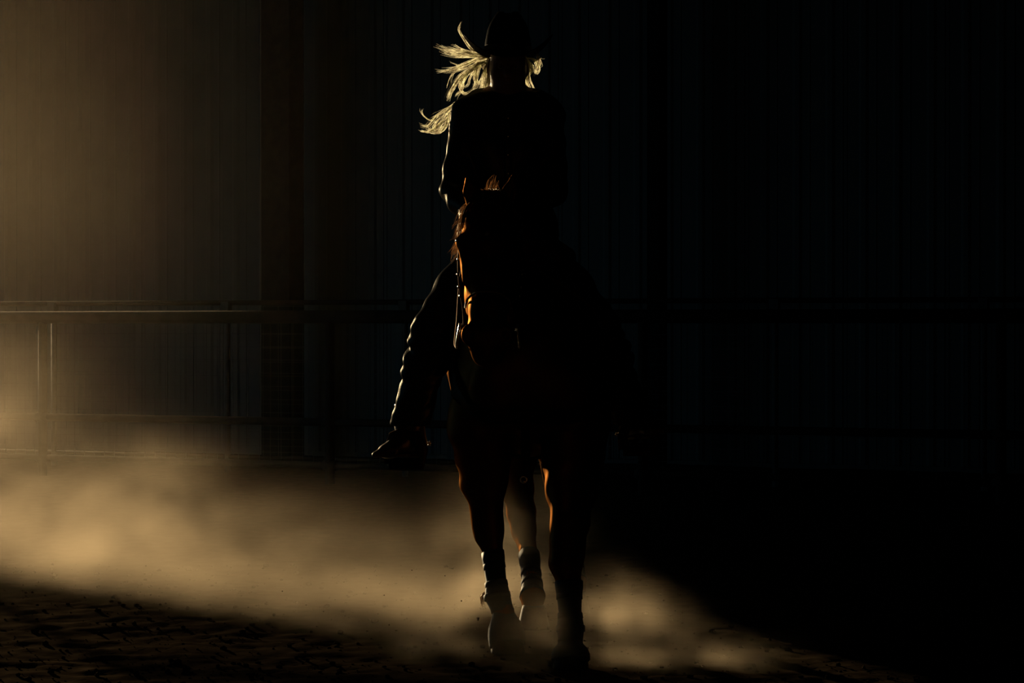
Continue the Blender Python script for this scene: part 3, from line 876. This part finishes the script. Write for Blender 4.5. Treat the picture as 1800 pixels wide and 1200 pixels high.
def fingers(g, wrist, hand, sx):
    """palm, four curled fingers and a thumb closing on the rein"""
    d = nrm(np.array(hand) - np.array(wrist)); up = np.array((0, 0, 1.0)); up = nrm(up - d*up.dot(d)); sd_ = np.cross(d, up)*sx
    wrist = np.array(wrist); hand = np.array(hand)
    pc = wrist + d*0.05
    g.cone(wrist, pc, (0.022, 0.028), (0.019, 0.038), 0.015, side=sd_)
    kn = wrist + d*0.085
    for i, (ln, off) in enumerate(((0.034, 0.030), (0.040, 0.010), (0.037, -0.010), (0.028, -0.029))):
        k0 = kn + up*off
        k1 = k0 + d*ln*0.75 + sd_*0.012
        k2 = k1 - d*0.004 + sd_*ln*0.75
        k3 = k2 - d*ln*0.6 + sd_*0.004
        g.chain([(k0, 0.0105), (k1, 0.0098), (k2, 0.009), (k3, 0.0078)], 0.004)
    t0 = wrist + d*0.03 + up*0.03; t1 = t0 + d*0.035 + up*0.014 + sd_*0.016; t2 = t1 + d*0.03 + sd_*0.014 - up*0.006
    g.chain([(t0, 0.015), (t1, 0.0115), (t2, 0.0095)], 0.008)

g = SDF((-0.62, 9.30, 0.70), (0.62, 10.16, 2.48), 0.0085)
torso(g); arms(g); legs(g)
g.chain([(P(892, 190, D), 0.062), (P(893, 160, D-0.02), 0.055), (P(893, 140, D-0.02), 0.055)], 0.03)          # neck
g.ell(P(893, 112, 9.85), (0.076, 0.098, 0.098), 0.03); g.ell(P(893, 132, 9.81), (0.060, 0.066, 0.066), 0.04)
g.ell(P(893, 151, 9.775), (0.024, 0.026, 0.02), 0.03)                                                           # chin
g.cone(P(893, 114, 9.766), P(893, 131, 9.734), 0.010, 0.0135, 0.012)
for sx in (-1, 1): g.ell(P(893+sx*3.4, 132, 9.742), (0.008, 0.010, 0.007), 0.006)                                             # nose
g.cone(P(884, 111, 9.772), P(902, 111, 9.772), 0.012, 0.012, 0.02)                                              # brow
for sx in (-1, 1):
    g.ell(P(893+sx*13.5, 118, 9.752), (0.014, 0.014, 0.010), 0.008, 'sub')                                      # eye hollow
    g.ell(P(893+sx*19, 130, 9.79), (0.02, 0.02, 0.02), 0.02)                                                    # cheek
    g.ell(P(893+sx*33, 123, 9.86), (0.010, 0.018, 0.030), 0.01)                                                 # ear
fingers(g, WR_L, HANDL, -1); fingers(g, WR_R, HANDR, 1)
for A_, toe in ((AN_L, P(672, 796, 9.62)), (AN_R, P(1150, 760, 9.62))):
    pass
g.build('body', M_skin, rider)
for sx in (-1, 1):
    e_ = MB().ball(P(893+sx*13.5, 118, 9.768), 0.012, 12, 8).build('eye', M_white, rider, True)
    MB().ball(P(893+sx*13.5, 118, 9.7575), (0.0055, 0.003, 0.0055), 10, 6).build('iris', M_eye, e_, True)
for sx in (-1, 1):
    MB().tube(bez([P(893+sx*7, 113.5, 9.753), P(893+sx*13, 111.8, 9.756), P(893+sx*20, 113.8, 9.772)], 7), [.002, .003, .0035, .0035, .003, .0025, .0012], 6, True, 0.6).build('eyebrow', M_mane, rider, True)
    MB().tube(bez([P(893+sx*9, 118.3, 9.757), P(893+sx*13.5, 115.6, 9.7535), P(893+sx*18.5, 118.3, 9.764)], 7), .0022, 6).build('eyelid', M_skin, rider, True)
MB().tube(bez([P(883, 141, 9.757), P(889, 139.5, 9.748), P(893, 140, 9.746), P(897, 139.5, 9.748), P(903, 141, 9.757)], 9), [.001, .004, .0055, .006, .006, .006, .0055, .004, .001], 6).build('mouth', M_lip, rider, True)

# shirt
g = SDF((-0.62, 9.38, 1.58), (0.62, 10.16, 2.36), 0.008)
torso(g, 0.020); arms(g, 0.019)
g.cone(P(897, 400, 9.92), P(898, 425, 9.93), (0.185, 0.14), (0.205, 0.15), 0.04)
g.chain([(P(893, 176, D-0.01), 0.072), (P(893, 160, D-0.005), 0.070)], 0.02)            # collar
g.wrinkle(0.0045, 20, seed=9)
g.cut(P(898, 418, 9.9), (0, 0, -1)); g.cut(P(893, 158, D), (0, -0.25, 1))
for E, Wp in ((EL_L, WR_L), (EL_R, WR_R)):
    pass
shirt = g.build('shirt', M_jacket, rider)
from mathutils.bvhtree import BVHTree
_me = shirt.data
_bvh = BVHTree.FromPolygons([v.co.copy() for v in _me.vertices], [tuple(p.vertices) for p in _me.polygons])
def on_shirt(px, py):
    a = P(px, py, 9.3)
    hit = _bvh.ray_cast(a, Vector((0, 1, 0)))
    return hit[0], hit[1]
strip = [on_shirt(893, y)[0] + Vector((0, -0.002, 0)) for y in range(180, 400, 14)]
MB().tube(strip, 0.016, 6, True, 0.15, side=(1, 0, 0)).build('button_placket', M_jacket, shirt, True)
for k in range(6):
    q = on_shirt(893, 190+k*34)[0]
    MB().ball(q + Vector((0, -0.005, 0)), (0.006, 0.003, 0.006), 8, 5).build('button', M_silver, shirt, True)
for sx in (-1, 1):    # chest pocket flaps
    pts_ = [on_shirt(893+sx*(20+6*k), 240)[0] + Vector((0, -0.003, 0)) for k in range(6)]
    MB().tube(pts_, 0.02, 6, True, 0.14, side=(0, 0, 1)).build('pocket_flap', M_jacket, shirt)
nk = P(893, 158, D-0.005)
MB().rings([ring_at(nk + Vector((0, 0, -0.035)), (0, -0.25, 1), (1, 0, 0), .082, .082), ring_at(nk + Vector((0, 0, -0.012)), (0, -0.25, 1), (1, 0, 0), .088, .088), ring_at(nk + Vector((0, 0, 0.008)), (0, -0.25, 1), (1, 0, 0), .074, .074),
            ring_at(nk + Vector((0, 0, 0.0)), (0, -0.25, 1), (1, 0, 0), .066, .066), ring_at(nk + Vector((0, 0, -0.03)), (0, -0.25, 1), (1, 0, 0), .062, .062)]).build('collar', M_jacket, shirt, True)
for a, b in ((WR_L.lerp(EL_L, 0.16), WR_L), (WR_R.lerp(EL_R, 0.16), WR_R)):
    ax = b-a
    MB().rings([ring_at(a, ax, (0, 0, 1), .050, .050), ring_at(b, ax, (0, 0, 1), .050, .050)]).build('cuff', M_jacket, shirt, True)

# jeans
g = SDF((-0.64, 9.36, 0.80), (0.66, 10.18, 1.72), 0.008)
g.cone(P(899, 452, 9.93), P(897, 410, 9.92), (0.178, 0.14), (0.165, 0.125), 0.05)
legs(g, 0.016, 0.028)
for sx, K, A_ in ((-1, KN_L, AN_L), (1, KN_R, AN_R)):    # bunched folds below the knee
    for j, (t, rr) in enumerate(((-0.02, 0.022), (0.16, 0.020), (0.30, 0.018), (0.46, 0.020), (0.63, 0.016))):
        c = K.lerp(A_, t)
        q = Vector((sx*0.052 - (0.004*sx*j), -0.01, 0.004))
        g.cone(c + q + Vector((-0.01*sx, -0.04, 0.012)), c + q + Vector((0, 0.05, -0.012)), rr, rr*0.7, 0.02)
g.wrinkle(0.008, 32, (( -0.7, 9.3, 0.85), (0.7, 10.2, 1.50)), seed=21)
g.cut(AN_L + Vector((0, 0, 0.0)), (0, 0, -1))
g.cut(P(897, 408, 9.92), (0, 0, 1))
g.build('jeans', M_jeans, rider)
belt = MB().rings([ring_at(P(897, 421, 9.925), (0, 0, 1), (1, 0, 0), .186, .146, 28), ring_at(P(897, 412, 9.925), (0, 0, 1), (1, 0, 0), .183, .142, 28)]).build('belt', M_strap, rider, True)
MB().ball(P(897, 417, 9.775), (0.03, 0.008, 0.022), 12, 6).build('buckle', M_silver, belt, True)

# western boots
def make_boot(A_, toe, heel):
    lo = np.minimum(np.minimum(A_, toe), heel) - 0.16; hi = np.maximum(np.maximum(A_, toe), heel) + 0.16
    g = SDF(lo, hi, 0.006)
    A2_ = A_ + Vector((0, 0, 0.10))
    g.cone(A2_, A_, (0.062, 0.060), (0.054, 0.054), 0.02)
    ank = heel.lerp(toe, 0.12) + Vector((0, 0, 0.075))
    g.cone(A_, ank, 0.054, 0.046, 0.03)
    g.cone(ank, heel + Vector((0, 0, 0.045)), 0.046, 0.036, 0.03)
    fd = (toe-heel)
    s_ = fd.cross(Vector((0, 0, 1)))
    g.chain([(heel + Vector((0, 0, 0.045)), (0.034, 0.036)), (heel + fd*0.35 + Vector((0, 0, 0.045)), (0.036, 0.042)), (heel + fd*0.68 + Vector((0, 0, 0.026)), (0.043, 0.026)), (toe + Vector((0, 0, 0.016)), (0.014, 0.012))], 0.025, side=s_)
    g.cone(ank, heel + fd*0.5 + Vector((0, 0, 0.045)), 0.04, 0.03, 0.03)
    g.cut(A_ + Vector((0, 0, 0.09)), (0, 0, 1))
    b = g.build('boot', M_boot, rider)
    rot = Matrix.Rotation(math.atan2(fd.y, fd.x), 3, 'Z')
    loops = []
    seg = 18
    def outline(z, e):
        L_ = []
        for k in range(seg):
            a = 2*math.pi*k/seg
            t = (1-math.cos(a))/2
            w_ = (0.036 + 0.010*math.sin(t*math.pi*1.2)) * math.sin(a) * (1 if t < 0.75 else max(0.25, 1-(t-0.75)*2.4))
            L_.append(heel + fd*(t*1.06-0.05) + s_.normalized()*(-w_*e) + Vector((0, 0, z + (0.004 if t > .5 else 0))))
        return L_
    MB().rings([outline(0.000, 1.0), outline(0.011, 1.04)]).build('sole', M_sole, b)
    hb = heel + fd*0.04
    h_ = MB(); h_.rings([ring_at(hb + Vector((0, 0, -0.034)), (0, 0, 1), fd, .028, .026, 12), ring_at(hb + Vector((0, 0, 0.004)), (0, 0, 1), fd, .035, .032, 12)]).build('heel', M_sole, b)
    # spur
    back = heel - fd.normalized()*0.04 + Vector((0, 0, 0.05)); sn = s_.normalized()
    sp = MB().tube(bez([heel + fd*0.25 + sn*0.045 + Vector((0, 0, .05)), heel + sn*0.043 + Vector((0, 0, .05)), back, heel - sn*0.043 + Vector((0, 0, .05)), heel + fd*0.25 - sn*0.045 + Vector((0, 0, .05))], 16), 0.005, 6)
    sp.tube([back, back - fd.normalized()*0.028 + Vector((0, 0, -.005))], 0.004, 6)
    rw = back - fd.normalized()*0.032 + Vector((0, 0, -.006))
    for k in range(8):
        a = k*math.pi/4
        sp.tube([rw, rw + fd.normalized()*0.013*math.cos(a) + Vector((0, 0, 0.013*math.sin(a)))], [0.003, 0.0012], 5)
    sp.build('spur', M_silver, b, True)
    return b
make_boot(AN_L, P(659, 806, 9.62), P(733, 800, 9.80))
make_boot(AN_R, P(1166, 762, 9.66), P(1106, 776, 9.80))
stirrup(-1, 815, 520, 742, 748, 9.86, 9.72, P(712, 815, 9.71))
stirrup(1, 1010, 520, 1088, 735, 9.86, 9.72, P(1124, 790, 9.71))

# hat
hat_c = P(893, 92, 9.85)
def hat():
    mb = MB()
    seg = 40
    def crown_loop(z, hw, hl, pinch=0.0, dz=0.0):
        L_ = []
        for k in range(seg):
            a = 2*math.pi*k/seg
            x = math.cos(a)*hw; y = math.sin(a)*hl
            front = max(0, -math.sin(a))
            x *= 1 - pinch*front**2
            L_.append(hat_c + Vector((x, y, z)))
        return L_
    loops = [crown_loop(-0.012, .097, .107), crown_loop(0.01, .097, .108), crown_loop(0.05, .092, .105, .02), crown_loop(0.09, .084, .099, .06), crown_loop(0.118, .073, .090, .1), crown_loop(0.148, .054, .078, .15)]
    top = []
    for f_, z in ((0.78, 0.156), (0.5, 0.147), (0.22, 0.138)):
        L_ = []
        for k in range(seg):
            a = 2*math.pi*k/seg
            x = math.cos(a)*.054*f_; y = math.sin(a)*.078*min(1, f_*1.1)
            zz = z + (0.008 if abs(math.cos(a)) > 0.5 and f_ > 0.6 else 0) - 0.006*max(0, -math.sin(a))
            L_.append(hat_c + Vector((x*(1-.3*max(0, -math.sin(a))**2), y, zz)))
        top.append(L_)
    mb.rings(loops + top)
    hat_o = mb.build('hat', M_hat, rider, True)
    b = MB()
    def bz(t, a):
        x = math.cos(a); y = math.sin(a)
        up = 0.082*abs(x)**2.2 * t**1.7
        dip = -0.020*abs(y)**2 * t**1.5 * (1.4 if y < 0 else 1.0)
        return up + dip - 0.012
    top_l, bot_l = [], []
    for t in (0, 0.2, 0.4, 0.6, 0.8, 0.93, 1.0):
        T_, B_ = [], []
        for k in range(seg):
            a = 2*math.pi*k/seg
            rx = .090 + .102*t*(1 - 0.10*t); ry = .102 + .085*t
            p = hat_c + Vector((math.cos(a)*rx, math.sin(a)*ry, bz(t, a)))
            T_.append(p + Vector((0, 0, 0.0025))); B_.append(p - Vector((0, 0, 0.0025)))
        top_l.append(T_); bot_l.append(B_)
    b.rings(bot_l + list(reversed(top_l)) + [bot_l[0]], closed_caps=False)
    b.build('brim', M_hat, hat_o, True)
    bd = MB()
    bd.rings([crown_loop(-0.005, .0975, .1085), crown_loop(0.0, .0995, .1105), crown_loop(0.022, .098, .1095), crown_loop(0.026, .0945, .106)])
    bd.build('hat_band', M_band, hat_o, True)
hat()

# hair: locks blown towards the light, on the far side of head and shoulder
rnd = random.Random(5)
mb = MB()
H = lambda *pts: [P(x, y, d) for x, y, d in pts]
d0 = 9.92
R_ = 0.0008
def LK(pts, count, spread, tip, **kw):
    dd = [d0 if len(p) == 2 else p[2] for p in pts]
    lock(mb, [P(p[0], p[1], e) for p, e in zip(pts, dd)], int(count*0.85), PX(spread*1.2, d0), PX(tip*1.3, d0), kw.pop('r', R_), rnd, **kw)
# cap of hair over the back of the head and nape
for k in range(26):
    a = -2.6 + 5.2*k/25
    x = math.sin(a)
    LK([(893+34*x, 96, 9.86+0.09*math.cos(a*0.55)), (893+37*x, 115, 9.87+0.10*math.cos(a*0.5)), (893+34*x, 140, 9.89+0.09*math.cos(a*0.5)), (893+38*x, 165, 9.97)], 12, 3, 5, r=0.0016, n=8)
LK([(868, 100, 9.88), (857, 120, 9.90), (852, 142, 9.93), (856, 162, 9.97)], 70, 3.5, 4, r=0.0012, n=9)  # side lock, also placed to keep the sun off the cheek
LK([(872, 108, 9.93), (862, 128, 9.95), (858, 148, 9.96), (858, 168, 9.98)], 110, 5, 5, r=0.0013, n=8)  # dense locks, this and the next, added to shade the neck from the sun
LK([(862, 112, 9.92), (855, 130, 9.94), (851, 146, 9.95), (850, 162, 9.98)], 80, 4, 4, r=0.0013, n=8)
LK([(864, 100, 9.84), (855, 118, 9.85), (851, 135, 9.88), (848, 152, 9.93)], 50, 2.5, 3, r=0.0012, n=9)
LK([(862, 100), (842, 94), (826, 85), (815, 70), (807, 56), (807, 47), (809, 37)], 34, 1.6, 1.6, n=14, lenvar=0.3)
LK([(860, 101), (845, 96), (833, 88), (822, 77), (812, 66)], 8, .8, 1.0)
LK([(858, 101), (840, 97), (818, 94), (796, 91), (778, 86), (765, 81)], 40, 3.0, 3.5, n=12, lenvar=0.45)
LK([(858, 101), (840, 99), (815, 99), (795, 98), (778, 93), (771, 88)], 26, 2.2, 3.0, lenvar=0.4)
LK([(858, 100), (838, 95), (815, 90), (800, 84), (788, 80)], 14, 1.6, 2.0, lenvar=0.4)
LK([(845, 97), (825, 94), (810, 85), (799, 76)], 4, 0.8, 1.0)
LK([(862, 101), (842, 104), (822, 112), (800, 121), (780, 125), (763, 125)], 44, 3.0, 2.0, n=13, lenvar=0.35)
LK([(822, 112), (808, 116), (797, 111), (788, 106)], 4, 0.8, 1.0)
LK([(860, 106), (843, 110), (826, 124), (808, 138), (797, 154), (789, 168), (784, 180)], 60, 3.2, 2.2, n=14, lenvar=0.3)
LK([(848, 108), (822, 118), (803, 124), (793, 134), (787, 148), (785, 160)], 9, 1.4, 3.0, n=13)
LK([(858, 110), (842, 112), (826, 126), (814, 138), (808, 152), (814, 163), (824, 164), (838, 157), (849, 146)], 30, 1.8, 2.2, n=18, lenvar=0.2)
LK([(856, 110), (843, 114), (836, 126), (836, 140), (842, 146), (850, 140)], 40, 2.2, 2.4, n=12, lenvar=0.25)
LK([(854, 112), (844, 118), (838, 135), (834, 150), (822, 161)], 26, 2.4, 2.0, n=12, lenvar=0.25)
LK([(840, 118), (823, 130), (815, 145), (812, 158), (803, 168), (801, 176)], 14, 2.0, 1.6, n=12)
LK([(846, 112), (852, 124), (856, 134), (860, 140)], 16, 1.6, 1.6)
LK([(855, 112), (840, 120), (828, 134), (822, 150), (808, 160)], 10, 2.0, 2.0)
# lower lock hanging behind the shoulder
def dd(p, e): return (p[0], p[1], e)
LK([(850, 155, 10.0), (825, 172, 10.0), (805, 180), (788, 191), (768, 204), (752, 218)], 40, 1.5, 2.6, n=14, lenvar=0.2)
LK([(850, 160, 10.0), (822, 176, 10.0), (804, 187), (794, 202), (787, 217), (775, 232)], 44, 1.5, 2.6, n=14, lenvar=0.2)
LK([(850, 157, 10.0), (822, 174, 10.0), (803, 184), (790, 198), (778, 212), (764, 224)], 60, 4.0, 6.0, n=14, lenvar=0.3)
LK([(775, 200), (762, 212), (752, 222), (743, 222), (737, 219)], 16, 1.8, 2.0)
LK([(780, 212), (766, 224), (755, 231), (744, 232), (736, 230)], 22, 1.8, 1.6)
LK([(768, 205), (757, 211), (747, 206), (741, 198), (741, 190)], 14, 1.2, 1.2)
LK([(787, 205), (783, 222), (773, 231), (762, 230), (752, 224), (760, 213)], 26, 2.0, 3.0, n=14)
LK([(774, 208), (766, 216), (764, 226), (772, 228), (778, 219), (770, 214)], 16, 1.8, 2.4, n=14)
# curls on the other side of the face
LK([(925, 98, 9.9), (936, 92), (944, 97), (947, 108), (949, 116), (944, 124)], 34, 1.6, 2.6, wave=0.008)
LK([(926, 100, 9.9), (940, 106), (946, 118), (942, 128), (936, 124)], 26, 1.8, 2.4, wave=0.008)
LK([(926, 104, 9.9), (935, 114), (938, 124), (943, 131)], 20, 1.8, 2.2, wave=0.008)
LK([(924, 104, 9.9), (930, 116), (927, 128), (922, 138), (919, 145)], 44, 2.0, 1.6, wave=0.005)
LK([(926, 110, 9.9), (933, 120), (930, 130), (926, 134)], 20, 1.8, 1.4, wave=0.005)
LK([(944, 104), (950, 102), (955, 99)], 5, 1.0, 2.0)
mb.build('hair', M_hair, rider, True)

# ------------------------------------------------------------------ clods in the air
big = MB(); clod(big, P(840, 1088, 9.3), PX(3.6, 9.3), rnd)
tag(big.build('dirt_clod', M_dirt, None, True), 'largest dark dirt clod flying beside the booted foreleg', 'dirt clod')
for px, py, rr in ((831, 1104, 1.6), (684, 1098, 1.7), (645, 1109, 1.5), (675, 1046, 1.4), (811, 1056, 1.8), (724, 1002, 1.2), (782, 1012, 1.2), (831, 1139, 1.8), (496, 1039, 1.2),
                   (1072, 1092, 2.2), (1103, 1108, 1.8), (1056, 1106, 1.5), (1168, 1162, 2.2), (1183, 1131, 1.3), (1054, 1150, 1.4), (968, 1109, 1.4)):
    m_ = MB(); clod(m_, P(px, py, 9.25), PX(rr, 9.25), rnd)
    tag(m_.build('dirt_clod', M_dirt, None, True), 'tiny dark crumb of dirt flying through the lit dust', 'dirt clod', 'dirt crumbs kicked up by the hooves')

# ------------------------------------------------------------------ dust in the air (voxel grids filled from procedural noise)
def dust_mat(name, dens, col, aniso):
    m = bpy.data.materials.new(name); m.use_nodes = True
    nt = m.node_tree; nt.nodes.clear()
    out = nt.nodes.new('ShaderNodeOutputMaterial')
    pv = nt.nodes.new('ShaderNodeVolumePrincipled')
    pv.inputs['Color'].default_value = (*col, 1)
    pv.inputs['Density'].default_value = dens
    pv.inputs['Density Attribute'].default_value = 'density'
    pv.inputs['Anisotropy'].default_value = aniso
    nt.links.new(pv.outputs[0], out.inputs['Volume'])
    return m

class GN:
    """tiny helper to write field maths as geometry nodes"""
    def __init__(s, name):
        s.t = bpy.data.node_groups.new(name, 'GeometryNodeTree')
        s.t.interface.new_socket('Geometry', in_out='OUTPUT', socket_type='NodeSocketGeometry')
        s.out = s.t.nodes.new('NodeGroupOutput')
        pos = s.t.nodes.new('GeometryNodeInputPosition')
        sp = s.t.nodes.new('ShaderNodeSeparateXYZ')
        s.t.links.new(pos.outputs[0], sp.inputs[0])
        s.pos = pos.outputs[0]; s.x, s.y, s.z = sp.outputs
    def m(s, op, *a):
        n = s.t.nodes.new('ShaderNodeMath'); n.operation = op
        for i, v in enumerate(a):
            if isinstance(v, (int, float)): n.inputs[i].default_value = v
            else: s.t.links.new(v, n.inputs[i])
        return n.outputs[0]
    def add(s, a, b): return s.m('ADD', a, b)
    def mul(s, a, b): return s.m('MULTIPLY', a, b)
    def sub(s, a, b): return s.m('SUBTRACT', a, b)
    def step(s, v, a, b, lo=0.0, hi=1.0):
        n = s.t.nodes.new('ShaderNodeMapRange'); n.interpolation_type = 'SMOOTHSTEP'
        s.t.links.new(v, n.inputs[0])
        for i, q in enumerate((a, b, lo, hi)): n.inputs[1+i].default_value = q
        return n.outputs[0]
    def lin(s, v, a, b, lo, hi):
        n = s.t.nodes.new('ShaderNodeMapRange'); n.clamp = True
        s.t.links.new(v, n.inputs[0])
        for i, q in enumerate((a, b, lo, hi)): n.inputs[1+i].default_value = q
        return n.outputs[0]
    def noise(s, scale, detail=3, stretch=(1, 1, 1), off=(0, 0, 0), dist=0.0):
        vm = s.t.nodes.new('ShaderNodeVectorMath'); vm.operation = 'MULTIPLY_ADD'
        s.t.links.new(s.pos, vm.inputs[0]); vm.inputs[1].default_value = stretch; vm.inputs[2].default_value = off
        n = s.t.nodes.new('ShaderNodeTexNoise'); n.inputs['Scale'].default_value = scale; n.inputs['Detail'].default_value = detail
        n.inputs['Distortion'].default_value = dist
        s.t.links.new(vm.outputs[0], n.inputs['Vector'])
        return n.outputs[0]
    def gauss(s, c, r):
        """bell-shaped puff"""
        q = None
        for v, cc, rr in zip((s.x, s.y, s.z), c, r):
            t = s.m('POWER', s.m('ABSOLUTE', s.mul(s.sub(v, cc), 1.0/rr)), 2.0)
            q = t if q is None else s.add(q, t)
        return s.m('EXPONENT', s.mul(q, -1.0))
    def finish(s, name, dens, lo, hi, vox, mat):
        vc = s.t.nodes.new('GeometryNodeVolumeCube')
        s.t.links.new(dens, vc.inputs['Density'])
        vc.inputs['Background'].default_value = 0
        vc.inputs['Min'].default_value = lo; vc.inputs['Max'].default_value = hi
        for ax, i in zip('XYZ', range(3)): vc.inputs['Resolution '+ax].default_value = max(4, int((hi[i]-lo[i])/vox))
        sm = s.t.nodes.new('GeometryNodeSetMaterial'); sm.inputs['Material'].default_value = mat
        s.t.links.new(vc.outputs[0], sm.inputs[0]); s.t.links.new(sm.outputs[0], s.out.inputs[0])
        me = bpy.data.meshes.new(name)
        o = bpy.data.objects.new(name, me); C.objects.link(o)
        me.materials.append(mat)
        md = o.modifiers.new('dust', 'NODES'); md.node_group = s.t
        return o

DUST_COL = (0.90, 0.74, 0.52)
# low rolling cloud along the ground: it starts along the track of the horse and drifts back from it
G = GN('low_dust')
n1 = G.noise(0.9, 4, off=(3.1, 0, 1.7), dist=0.5)
n2 = G.noise(3.0, 4, off=(0, 5.0, 0), dist=0.6)
edge = G.m('MULTIPLY_ADD', G.m('MINIMUM', G.add(G.x, 0.263), 0.0), 1.128, 0.0)
front = G.sub(G.add(G.sub(G.y, 9.22), edge), G.step(G.x, -0.30, -0.12, 0.0, 1.05))                                            # metres behind the front of the cloud
front = G.add(front, G.mul(G.sub(n2, 0.5), 0.4))
hgt = G.add(G.lin(G.x, -2.6, 0.2, 0.30, 0.22), G.mul(G.sub(n1, 0.5), 0.9))       # local height of the cloud
hgt = G.m('MAXIMUM', hgt, 0.07)
hgt = G.mul(hgt, G.lin(front, 0.0, 0.9, 0.35, 1.0))
zr = G.m('DIVIDE', G.m('MAXIMUM', G.z, 0.0), hgt)
prof = G.m('EXPONENT', G.mul(G.m('POWER', zr, 2.2), -1.0))
xm = G.mul(G.step(G.x, -0.25, 0.20, 1.0, 0.0), G.mul(G.lin(G.x, -2.4, -0.7, 0.55, 1.0), G.lin(G.x, -3.3, -2.3, 0.35, 1.0)))
ym = G.mul(G.step(front, -0.02, 0.22), G.step(front, 0.7, 2.2, 1.0, 0.02))
tex = G.mul(G.lin(n1, 0.3, 0.72, 0.45, 1.25), G.lin(n2, 0.25, 0.75, 0.55, 1.45))
low = G.mul(G.mul(prof, tex), G.mul(xm, ym))
plumes = None
for c, r, w in (((-2.45, 13.0, 0.32), (0.50, 0.7, 0.26), 0.55), ((-1.80, 12.4, 0.42), (0.26, 0.5, 0.20), 0.6), ((-1.95, 12.2, 0.18), (0.45, 0.6, 0.22), 0.5),
                ((-1.10, 11.2, 0.20), (0.36, 0.5, 0.20), 0.45), ((-0.62, 10.5, 0.14), (0.32, 0.4, 0.16), 0.4), ((-3.0, 13.6, 0.75), (0.45, 0.8, 0.35), 0.35)):
    q = G.mul(G.gauss(c, r), w); plumes = q if plumes is None else G.add(plumes, q)
plumes = G.mul(plumes, G.lin(n2, 0.40, 0.60, 0.25, 1.5))
n3 = G.noise(4.5, 4, off=(1.0, 2.0, 3.0), dist=0.6)
puff = None
for c, r, w in (((0.30, 9.05, 0.13), (0.15, 0.16, 0.14), 1.6), ((0.47, 9.00, 0.09), (0.18, 0.18, 0.12), 1.9), ((0.66, 8.98, 0.05), (0.18, 0.18, 0.085), 1.9), ((0.82, 8.98, 0.03), (0.13, 0.15, 0.07), 1.9),
                ((0.13, 8.98, 0.07), (0.13, 0.14, 0.12), 1.0), ((-0.27, 9.28, 0.05), (0.12, 0.14, 0.14), 1.6), ((-0.05, 10.6, 0.2), (0.22, 0.25, 0.22), 0.9)):
    q = G.mul(G.gauss(c, r), w); puff = q if puff is None else G.add(puff, q)
puff = G.mul(puff, G.lin(n3, 0.40, 0.60, 0.15, 1.5))
dens = G.add(G.add(G.mul(low, 1.15), plumes), G.mul(puff, 2.2))
dens = G.mul(dens, G.step(G.z, 0.0, 0.03))
o = G.finish('dust_cloud', dens, (-6.3, 8.6, -0.04), (1.5, 17.5, 1.7), 0.045, dust_mat('rolling_dust', 0.235, DUST_COL, 0.45))
tag(o, 'low tan dust cloud rolling over the arena floor around the hooves', 'dust', kind='stuff')
# thin haze higher up, thickest towards the doorway
G = GN('high_haze')
n1 = G.noise(0.42, 3, off=(7.3, 1.0, 2.0), stretch=(1, 0.6, 1), dist=0.3)
xm = G.m('MINIMUM', G.m('EXPONENT', G.mul(G.add(G.x, 3.0), -1.25)), 2.0)
zz = G.m('EXPONENT', G.mul(G.m('POWER', G.m('ABSOLUTE', G.mul(G.sub(G.z, 2.2), 1/0.8)), 2.0), -1.0))
hz = G.mul(G.mul(xm, G.add(0.36, G.mul(zz, 0.62))), G.lin(n1, 0.32, 0.68, 0.6, 1.3))
hz = G.mul(hz, G.step(G.x, -0.6, 0.4, 1.0, 0.0))
o = G.finish('haze', hz, (-7.0, 8.3, 0.0), (1.2, 19.5, 4.9), 0.15, dust_mat('thin_dust_haze', 0.0030, DUST_COL, 0.45))
tag(o, 'thin sunlit dust haze drifting under the roof by the doorway', 'haze', kind='stuff')
